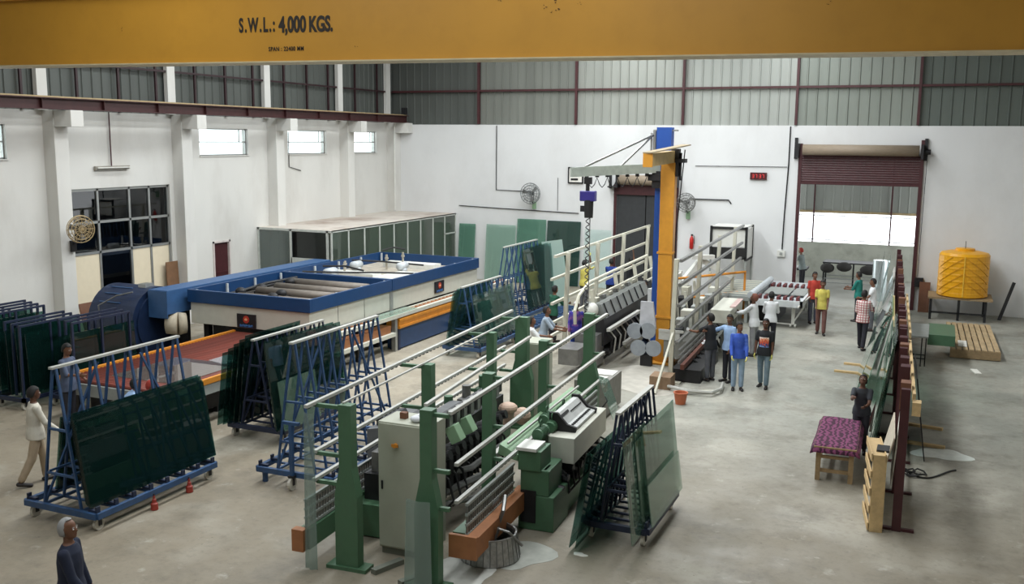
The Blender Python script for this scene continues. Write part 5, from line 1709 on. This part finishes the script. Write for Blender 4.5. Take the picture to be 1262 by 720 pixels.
def loft(mb, rings, n=16):
    """rings: (centre, rx, ry, xaxis, yaxis)"""
    vs = []
    for (c_, rx, ry, xa_, ya_) in rings:
        for k_ in range(n):
            a_ = 2*PI*k_/n
            vs.append(c_ + xa_*(rx*math.cos(a_)) + ya_*(ry*math.sin(a_)))
    fs = []
    for i in range(len(rings)-1):
        for k_ in range(n):
            fs.append((i*n+k_, i*n+(k_+1) % n, (i+1)*n+(k_+1) % n, (i+1)*n+k_))
    fs.append(tuple(range(n))[::-1])
    fs.append(tuple((len(rings)-1)*n+k_ for k_ in range(n)))
    mb.add(vs, fs)

def fuse(name, mb, voxel, m, parent, smooth_it=3):
    """merge overlapping closed shapes into one continuous skin"""
    me = mb.mesh(name)
    tmp = bpy.data.objects.new('tmp', me)
    COL.objects.link(tmp)
    r_ = tmp.modifiers.new('r', 'REMESH')
    r_.mode = 'VOXEL'
    r_.voxel_size = voxel
    s_ = tmp.modifiers.new('s', 'SMOOTH')
    s_.factor = .5
    s_.iterations = smooth_it
    dg = bpy.context.evaluated_depsgraph_get()
    out = bpy.data.meshes.new_from_object(tmp.evaluated_get(dg))
    bpy.data.objects.remove(tmp)
    bpy.data.meshes.remove(me)
    out.name = name
    out.materials.clear()
    out.materials.append(m)
    for p in out.polygons:
        p.use_smooth = True
    return link(name, out, parent)

def person(label, x, y, head_deg, h=1.7, lean=0, legL=(0, 0), legR=(0, 0), armL=(5, 8, 10), armR=(5, 8, 10), look=(0, 0),
           shirt=None, trousers=None, skin=1, sleeve='short', build=1.0, hair=m_hair, bald=False, cap=None, gloves=None, shorts=False,
           print_m=None, shoe=None, hem=0.0, voxel=.011, z=0.0, open_hair=False, twist=0):
    """figure facing local +Y; heading in degrees; leg=(swing forward, knee bend); arm=(raise forward, abduct, elbow bend)"""
    s = h/1.75
    T = thing('person', label, 'person', (x, y, z), R(head_deg))
    sk = mat('skin_%d' % skin, skin_tones[skin], .55, var=.05)
    X_, Y_, Z_ = Vector((1, 0, 0)), Vector((0, 1, 0)), Vector((0, 0, 1))
    Lt, Ls = .43*s, .42*s
    # legs: drop hips so that the lower foot rests on the ground
    feet = []
    for (sw, kn) in (legL, legR):
        feet.append(Lt*math.cos(R(sw)) + Ls*math.cos(R(sw-kn)))
    hipz = max(feet) + .075*s
    B = build
    hips = Vector((0, 0, hipz))
    l = R(lean)
    td = Vector((0, math.sin(l), math.cos(l)))
    tf = Vector((0, math.cos(l), -math.sin(l)))
    waist = hips + td*.14*s
    chest = hips + td*.34*s
    shl = hips + td*.50*s
    neck = hips + td*.545*s
    hb = neck + (td*.5+Z_*.5).normalized()*.055*s
    body, top, bot = MB(), MB(), MB()
    J = {}
    for nm, sx_, (sw, kn) in (('L', -1, legL), ('R', 1, legR)):
        hp = hips + X_*(sx_*.088*s*B)
        kn_p = hp + Vector((sx_*.015, math.sin(R(sw)), -math.cos(R(sw))))*Lt
        an = kn_p + Vector((0, math.sin(R(sw-kn)), -math.cos(R(sw-kn))))*Ls
        J['leg'+nm] = (hp, kn_p, an)
        capsule(body, hp, kn_p, .078*s*B, .05*s*B)
        capsule(body, kn_p, an, .05*s*B, .036*s)
        ft = R(max(-35, min(25, (sw-kn)*.6)))
        fdir = Vector((sx_*.12, math.cos(ft), math.sin(ft)*.8)).normalized()
        heel = an + Vector((0, -.035*s, -.045*s))
        toe = heel + fdir*.19*s
        capsule(body, heel, toe, .036*s, .030*s, flat=((0, 0, 1), .85))
        J['foot'+nm] = (heel, toe)
        # trousers
        r0, r1, r2 = .094*s*B, .073*s*B, .062*s*B
        capsule(bot, hp + Z_*.02, kn_p, r0, r1)
        if not shorts:
            capsule(bot, kn_p, an + (kn_p-an).normalized()*.04, r1, r2)
    ring = lambda c_, rx, ry: (c_, rx*s*B, ry*s*B, X_, tf)
    loft(body, [ring(hips - td*.09*s, .11, .08), ring(hips, .155, .105), ring(waist, .130, .09), ring(chest, .155, .105), ring(shl-td*.03*s, .155, .085), ring(shl+td*.02*s, .09, .06), ring(neck, .052, .055)])
    loft(bot, [ring(hips - td*.10*s, .12, .095), ring(hips-td*.02*s, .172, .125), ring(hips+td*.08*s, .16, .115)])
    hz = -.10-hem
    loft(top, [ring(hips + td*hz*s, .200, .150), ring(hips+td*.02*s, .190, .142), ring(waist, .155, .118), ring(chest, .165, .122), ring(shl-td*.055*s, .160, .108), ring(shl-td*.005*s, .125, .082), ring(shl+td*.035*s, .07, .066)])
    # neck and head
    hy, hp_ = R(look[0]), R(look[1])
    Rm = Matrix.Rotation(-hy, 3, 'Z') @ Matrix.Rotation(-hp_, 3, 'X')
    hx, hf, hu = Rm @ X_, Rm @ Y_, Rm @ Z_
    hc = hb + hu*.095*s + hf*.012*s
    capsule(body, neck - td*.05*s, hb + hu*.03*s, .056*s*(.6+.4*B), .05*s)
    hd = MB()
    prof = [(-.105, .028, .03, .045), (-.09, .046, .05, .035), (-.06, .058, .070, .018), (-.02, .068, .086, .006), (.02, .073, .092, 0), (.06, .070, .090, -.004), (.09, .055, .072, -.006), (.108, .032, .044, -.008), (.115, .010, .014, -.008)]
    loft(hd, [(hc + hu*(z_*s) + hf*(f_*s), rx*s, ry*s, hx, hf) for (z_, rx, ry, f_) in prof], 16)
    body.add(hd.v, hd.f)
    capsule(body, hc + hu*.015*s + hf*.088*s, hc - hu*.022*s + hf*.104*s, .009*s, .014*s, 8)
    capsule(body, hc - hu*.055*s + hf*.078*s, hc - hu*.085*s + hf*.062*s, .02*s, .022*s, 8)
    for sx_ in (-1, 1):
        capsule(body, hc + hx*(sx_*.074*s) - hu*.018*s, hc + hx*(sx_*.080*s) + hu*.018*s - hf*.008*s, .012*s, .016*s, 8, flat=(hx, .5))
    # arms and hands
    for nm, sx_, (ra_, ab, el) in (('L', -1, armL), ('R', 1, armR)):
        sp = shl - td*.035*s + X_*(sx_*.160*s*B)
        a1, ab1 = R(ra_), R(ab)
        base = Vector((sx_*math.sin(ab1), math.cos(ab1)*math.sin(a1), -math.cos(ab1)*math.cos(a1)))
        # follow the torso lean a little
        e_ = sp + base*.285*s
        a2 = a1+R(el)
        f_ = Vector((sx_*math.sin(ab1)*.5 - sx_*.25*math.sin(R(el)), math.cos(ab1)*math.sin(a2), -math.cos(ab1)*math.cos(a2))).normalized()
        w_ = e_ + f_*.25*s
        capsule(body, sp, e_, .047*s*B, .037*s*B)
        capsule(body, e_, w_, .037*s*B, .025*s)
        # hand
        side = f_.cross(Z_ if abs(f_.z) < .9 else Y_).normalized()
        if side.dot(X_)*sx_ > 0 and abs(f_.z) >= .9:
            pass
        palm_n = X_*sx_ if abs(f_.x) < .8 else Y_
        palm_n = (palm_n - f_*palm_n.dot(f_)).normalized()
        wdir = f_.cross(palm_n).normalized()
        if wdir.dot(Y_+Z_*.3) < 0:
            wdir = -wdir
        hand = MB()
        pc = w_ + f_*.05*s
        capsule(hand, w_ + f_*.012*s, w_ + f_*.075*s, .030*s, .036*s, flat=(palm_n, .5))
        for q_, ln in ((-.027, .062), (-.009, .074), (.009, .078), (.027, .07)):
            b0 = w_ + f_*.085*s + wdir*(q_*s)
            cur = -palm_n*sx_*sx_
            b1 = b0 + (f_*.9 + cur*.35).normalized()*ln*.5*s
            b2 = b1 + (f_*.6 + cur*.8).normalized()*ln*.5*s
            capsule(hand, b0, b1, .0092*s, .0088*s, 8)
            capsule(hand, b1, b2, .0088*s, .0075*s, 8)
        t0 = w_ + f_*.03*s + wdir*.025*s
        t1 = t0 + (f_*.7+wdir*.7).normalized()*.04*s
        t2 = t1 + (f_*.95+wdir*.2).normalized()*.032*s
        capsule(hand, t0, t1, .013*s, .0105*s, 8)
        capsule(hand, t1, t2, .0105*s, .0085*s, 8)
        if gloves:
            fuse('glove', hand, .008, gloves, T, 1)
            J['h'+nm] = 1
        else:
            body.add(hand.v, hand.f)
        J['hand'+nm] = w_ + f_*.09*s
        if sleeve == 'short':
            capsule(top, sp, sp.lerp(e_, .6), .060*s*B, .056*s*B)
        elif sleeve == 'half':
            capsule(top, sp, e_, .060*s*B, .054*s*B)
        elif sleeve == 'long':
            capsule(top, sp, e_, .060*s*B, .050*s*B)
            capsule(top, e_, w_ - f_*.01*s, .054*s*B, .040*s)
    fuse('body', body, voxel, sk, T)
    fuse('trousers' if not shorts else 'shorts', bot, .015, trousers, T)
    sh = fuse('shirt', top, .015, shirt, T)
    # shoes
    for nm in 'LR':
        heel, toe = J['foot'+nm]
        smb = MB()
        capsule(smb, heel, toe, .045*s, .040*s, flat=((0, 0, 1), .8))
        o_ = smb.build('shoe', shoe or m_shoe, T, smooth=True)
    # face
    ez = .002
    for sx_ in (-1, 1):
        c_ = hc + hx*(sx_*.031*s) + hf*.086*s + hu*(ez*s)
        e1 = MB().ball((0, 0, 0), .0125*s, .010*s, .0075*s, 8, 6).build('eye', m_eye, T, smooth=True)
        e1.location = c_
        e2 = MB().ball((0, .006*s, 0), .0055*s, .006*s, .0058*s, 8, 6).build('pupil', m_pupil, e1, smooth=True)
        bw = MB().tube([c_ + hx*(-.018*s) + hu*.018*s + hf*.002, c_ + hu*.024*s+hf*.006, c_ + hx*(.018*s) + hu*.018*s + hf*.002], .0038*s).build('eyebrow', hair if not bald else m_hairg, T)
    MB().tube([hc + hx*(-.024*s) - hu*.05*s + hf*.080*s, hc - hu*.052*s + hf*.090*s, hc + hx*(.024*s) - hu*.05*s + hf*.080*s], .0055*s).build('mouth', m_lip, T)
    # hair
    hm = MB()
    n_, m_ = 16, 10
    vs = []
    cap_r = [(i/m_) for i in range(m_+1)]
    thick = .010
    for i in range(m_+1):
        for k_ in range(n_):
            az = 2*PI*k_/n_
            front = math.sin(az)
            # lower limit of the hair: high on the forehead, low at the nape
            low = R(32 if front > .35 else (-28 if front < -.2 else 2))
            if bald:
                low = R(58 if front > .2 else -30)
            hi = PI/2
            th_ = hi + (low-hi)*(i/m_)
            rr = math.cos(th_)
            vs.append(hc + hx*((.079)*s*rr*math.cos(az)) + hf*((.100*rr*front-.004)*s) + hu*(.121*s*math.sin(th_)))
    fs = []
    for i in range(m_):
        for k_ in range(n_):
            fs.append((i*n_+k_, i*n_+(k_+1) % n_, (i+1)*n_+(k_+1) % n_, (i+1)*n_+k_))
    hm.add(vs, fs)
    ho = hm.build('hair' if cap is None else 'cap', hair if cap is None else cap, T, smooth=True)
    sd = ho.modifiers.new('thick', 'SOLIDIFY')
    sd.thickness = -.012*s
    if print_m:
        # printed picture following the chest
        vs, fs = [], []
        for j in range(9):
            for i in range(9):
                u_, v_ = -.5+i/8, j/8
                px = u_*.235*s
                c_ = waist.lerp(chest, -.1+v_*1.25)
                ry = (.118+(.122-.118)*v_+.010)*s*B
                rx = (.155+.02*v_)*s*B
                vs.append(c_ + X_*px + tf*(ry*math.sqrt(max(0, 1-(px/rx)**2))))
        for j in range(8):
            for i in range(8):
                a_ = j*9+i
                fs.append((a_, a_+1, a_+10, a_+9))
        MB().add(vs, fs).build('shirt_print', print_m, T, smooth=True)
    return T, J

def cloth(name, rgb, **k):
    return mat(name, rgb, .85, var=k.pop('var', .12), scale=k.pop('scale', 7), bump=.3, bscale=14, **k)
def check_mat(name, a, b_, sc=18):
    if name in MATS:
        return MATS[name]
    m = bpy.data.materials.new(name)
    m.use_nodes = True
    nt = m.node_tree
    n = nt.nodes
    p = n['Principled BSDF']
    p.inputs['Roughness'].default_value = .85
    tc = n.new('ShaderNodeTexCoord')
    facs = []
    for ax in (0, 2):
        w_ = n.new('ShaderNodeTexWave')
        w_.bands_direction = 'XYZ'[ax]
        w_.inputs['Scale'].default_value = sc/ (2*PI)*1.6
        nt.links.new(tc.outputs['Object'], w_.inputs['Vector'])
        r_ = n.new('ShaderNodeValToRGB')
        r_.color_ramp.elements[0].position = .8
        r_.color_ramp.elements[1].position = .9
        nt.links.new(w_.outputs[0], r_.inputs[0])
        facs.append(r_.outputs[0])
    mx = n.new('ShaderNodeMath')
    mx.operation = 'MAXIMUM'
    nt.links.new(facs[0], mx.inputs[0])
    nt.links.new(facs[1], mx.inputs[1])
    c_ = n.new('ShaderNodeMixRGB')
    nt.links.new(mx.outputs[0], c_.inputs[0])
    c_.inputs[1].default_value = lin(a)
    c_.inputs[2].default_value = lin(b_)
    nt.links.new(c_.outputs[0], p.inputs['Base Color'])
    MATS[name] = m
    return m
def print_mat():
    m = bpy.data.materials.new('chest_print')
    m.use_nodes = True
    nt = m.node_tree
    n = nt.nodes
    p = n['Principled BSDF']
    tc = n.new('ShaderNodeTexCoord')
    sx = n.new('ShaderNodeSeparateXYZ')
    nt.links.new(tc.outputs['Generated'], sx.inputs[0])
    nz = n.new('ShaderNodeTexNoise')
    nz.inputs['Scale'].default_value = 4
    nt.links.new(tc.outputs['Generated'], nz.inputs['Vector'])
    ad = n.new('ShaderNodeMath')
    ad.operation = 'MULTIPLY_ADD'
    nt.links.new(nz.outputs['Fac'], ad.inputs[0])
    ad.inputs[1].default_value = 1.1
    nt.links.new(sx.outputs[2], ad.inputs[2])
    r_ = n.new('ShaderNodeValToRGB')
    r_.color_ramp.interpolation = 'CONSTANT'
    e = r_.color_ramp.elements
    e[0].position, e[0].color = 0, lin((120, 150, 200))
    e[1].position, e[1].color = .42, lin((60, 70, 120))
    for ps, cl in ((.55, (206, 88, 60)), (.74, (226, 150, 110)), (.88, (236, 220, 210))):
        q = e.new(ps)
        q.color = lin(cl)
    sc_ = n.new('ShaderNodeMath')
    sc_.operation = 'MULTIPLY'
    sc_.inputs[1].default_value = .62
    nt.links.new(ad.outputs[0], sc_.inputs[0])
    nt.links.new(sc_.outputs[0], r_.inputs[0])
    nt.links.new(r_.outputs[0], p.inputs['Base Color'])
    return m
c_navy = cloth('navy_shirt', (26, 34, 56))
c_beige = cloth('beige_shirt', (206, 200, 186))
c_khaki = cloth('khaki_trousers', (168, 150, 126))
c_pale = cloth('pale_trousers', (186, 184, 178))
c_dark = cloth('dark_trousers', (36, 36, 44))
c_grey = cloth('grey_trousers', (90, 92, 98))
c_jeans = cloth('light_jeans', (140, 162, 184))
c_jeansd = cloth('worn_jeans', (108, 128, 140), dirt=(150, 160, 164), dirt_scale=6, dirt_amt=.6)
c_white = cloth('white_shirt', (220, 222, 224), var=.05)
c_black = cloth('black_tee', (28, 30, 34))
c_blue = cloth('royal_blue_shirt', (36, 62, 140))
c_sky = cloth('sky_blue_shirt', (150, 178, 214))
c_red = cloth('red_shirt', (178, 60, 48))
c_yel = cloth('yellow_shirt', (208, 196, 98), dirt=(170, 140, 50), dirt_scale=9, dirt_amt=.5)
c_teal = cloth('teal_shirt', (34, 122, 112))
c_green = cloth('dark_green_shirt', (30, 84, 64))
c_slate = cloth('slate_shirt', (74, 84, 106))
c_brown = cloth('brown_trousers', (110, 76, 70))
c_char = cloth('charcoal_shirt', (52, 56, 62))
c_glove = mat('yellow_glove', (214, 206, 110), .7)

# heading: 0 faces away from the camera (+Y), 180 towards it, 90 to the left, -90 to the right
person('balding grey-haired man in a navy shirt at the bottom left, seen from behind and above', -8.37, 7.27, -62, 1.72, shirt=c_navy, trousers=c_pale, sleeve='long', hair=m_hairg, bald=True, skin=1, armL=(5, 10, 15), armR=(20, 8, 20), look=(12, -6), voxel=.009, build=1.08)
person('man in a beige shirt and khaki trousers walking at the far left', -13.55, 11.25, -28, 1.70, shirt=c_beige, trousers=c_khaki, sleeve='long', legL=(16, 12), legR=(-14, 14), armL=(-10, 8, 15), armR=(25, 10, 25), voxel=.010, skin=0, build=1.05)
person('man in a slate shirt standing behind the large blue rack', -15.62, 13.8, -80, 1.74, shirt=c_slate, trousers=c_dark, sleeve='half', armR=(30, 8, 60), armL=(15, 8, 40), look=(5, 8), hem=.05)
person('worker in blue crouched low behind the large blue rack', -13.95, 13.45, -40, 1.62, lean=40, shirt=c_sky, trousers=c_grey, legL=(62, 100), legR=(52, 92), armL=(60, 5, 20), armR=(70, 5, 20), look=(0, -20))
person('worker in white crouched beside the blue-shirted one behind the large blue rack', -13.45, 13.35, -60, 1.66, lean=35, shirt=c_white, trousers=c_dark, cap=cloth('red_cap', (150, 50, 40)), legL=(62, 100), legR=(50, 90), armL=(60, 5, 20), armR=(50, 5, 20))
person('man in royal blue shirt standing behind the packed navy rack', -12.7, 16.9, -100, 1.66, lean=8, shirt=c_blue, trousers=c_dark, sleeve='long', armL=(45, 5, 40), armR=(40, 5, 40), look=(0, -15))
person('man in a grey-blue shirt bending at the far green cabinet', -8.95, 22.6, -75, 1.66, lean=12, shirt=cloth('grey_blue_shirt', (150, 164, 178)), trousers=c_dark, sleeve='half', armL=(40, 5, 40), armR=(40, 8, 40), look=(0, -15))
person('man in a white shirt beside the grey-blue one, mostly hidden by the far cabinet', -8.85, 21.3, -60, 1.62, lean=15, shirt=c_white, trousers=c_dark, sleeve='half', armL=(45, 5, 40), armR=(40, 8, 40), look=(0, -20))
person('man in a dark green shirt behind the white railed washing line', -9.95, 25.9, -30, 1.66, lean=6, shirt=c_green, trousers=c_dark, sleeve='half', armL=(40, 5, 50), armR=(40, 8, 50))
person('person wrapped in blue and pink cloth by the washing line', -8.55, 24.0, 200, 1.6, lean=4, shirt=cloth('blue_pink_cloth', (60, 54, 150), dirt=(214, 130, 140), dirt_scale=3, dirt_amt=1.0), trousers=c_blue, sleeve='long', cap=cloth('white_cap', (220, 220, 224)))
person('man in a yellow shirt reaching up to the hoist cable by the washing line', -11.0, 31.6, -25, 1.72, shirt=c_yel, trousers=c_grey, armR=(155, 5, 30), armL=(70, 5, 40), gloves=c_glove, skin=0)
person('man in a blue shirt with his back turned inside the washing line', -10.35, 32.6, 10, 1.70, shirt=c_blue, trousers=c_dark, sleeve='half', armL=(60, 6, 40), armR=(60, 6, 40), hem=.04)
person('man in dark clothes reaching up beside the blue-shirted one at the shutter', -9.85, 33.3, 40, 1.70, shirt=c_black, trousers=c_dark, armR=(150, 5, 20), armL=(110, 5, 30))
person('person in white top and blue jeans between the washing line and the blue post', -7.95, 28.5, 150, 1.62, shirt=c_white, trousers=c_blue, sleeve='short')
person('man in a dark vest with pale sleeves at the near end of the rear line', -4.80, 23.25, 60, 1.68, shirt=c_black, trousers=c_grey, sleeve='short', armL=(60, 15, 30), armR=(20, 8, 30), look=(-10, -5), gloves=c_white, lean=4)
person('man in a pale blue shirt standing between the vest and the blue-sleeved men', -4.38, 23.35, 150, 1.68, shirt=c_sky, trousers=c_dark, sleeve='half', armR=(70, 30, 20), armL=(10, 8, 20), look=(-20, 0))
person('man in a two-tone blue top, pale jeans and yellow gloves', -4.02, 22.65, 195, 1.64, shirt=cloth('two_tone_blue', (52, 84, 176), dirt=(130, 160, 210), dirt_scale=2, dirt_amt=.9), trousers=c_jeans, sleeve='long', armL=(15, 6, 20), armR=(20, 6, 20), gloves=c_glove, look=(-30, -5))
person('young man in a black printed tee and worn jeans walking down the aisle', -3.50, 23.15, 176, 1.68, shirt=c_black, trousers=c_jeansd, sleeve='short', legL=(8, 4), legR=(-6, 6), armL=(0, 7, 12), armR=(6, 9, 14), gloves=c_glove, print_m=print_mat(), skin=0, look=(0, -12))
person('older man in a white shirt leaning at the control box of the rear line', -4.32, 26.55, 75, 1.74, lean=6, shirt=c_white, trousers=cloth('grey_slacks', (150, 150, 154)), sleeve='long', armL=(50, 5, 30), armR=(50, 5, 30), look=(0, -20), hair=cloth('reddish_hair', (120, 74, 60)), skin=0)
person('man in a white shirt seen from behind beside the transfer table', -4.05, 27.6, 10, 1.66, shirt=c_white, trousers=c_dark, sleeve='long', armR=(20, 10, 60), armL=(20, 8, 50), lean=6)
person('man in a red shirt standing at the end of the transfer table', -3.42, 32.3, 205, 1.70, shirt=c_red, trousers=cloth('slate_trousers', (78, 80, 92)), sleeve='short', armL=(15, 6, 30), armR=(0, 4, 20))
person('young man in a yellow tee walking towards the camera in the aisle', -2.98, 30.5, 185, 1.70, shirt=c_yel, trousers=c_brown, shorts=False, sleeve='short', legL=(12, 10), legR=(-8, 8), armL=(12, 4, 25), armR=(12, 4, 25), skin=1)
person('man in a teal shirt near the far glass sheets, turned to the left', -2.12, 33.3, 70, 1.66, shirt=c_teal, trousers=c_dark, sleeve='half', armR=(30, 4, 60), armL=(25, 4, 60), lean=3)
person('man in a white tee between the teal and the checked shirts', -1.62, 31.8, 100, 1.66, shirt=c_white, trousers=c_grey, sleeve='short', armL=(30, 5, 50), armR=(10, 5, 20))
person('man in a red and white checked shirt seen from behind near the glass row', -1.68, 28.8, -12, 1.72, shirt=check_mat('red_white_check', (226, 214, 210), (170, 80, 84)), trousers=c_dark, sleeve='half', legL=(14, 6), legR=(-12, 6), armL=(10, 8, 20), armR=(35, 8, 40), hem=.02)
person('boy in a charcoal tee leaning on the glass behind the purple bench', -1.02, 18.95, 178, 1.56, lean=14, shirt=c_char, trousers=c_dark, sleeve='short', armL=(35, 0, 55), armR=(60, 2, 50), look=(0, -30), legL=(10, 15), legR=(10, 15), skin=0)
person('worker with a red turban standing at the yard bench outside the shutter door', -4.72, 39.9, 70, 1.66, shirt=cloth('grey_shirt', (120, 130, 128)), trousers=c_dark, sleeve='short', armL=(30, 5, 40), armR=(50, 5, 20), lean=10, cap=cloth('turban_red', (150, 50, 40)))
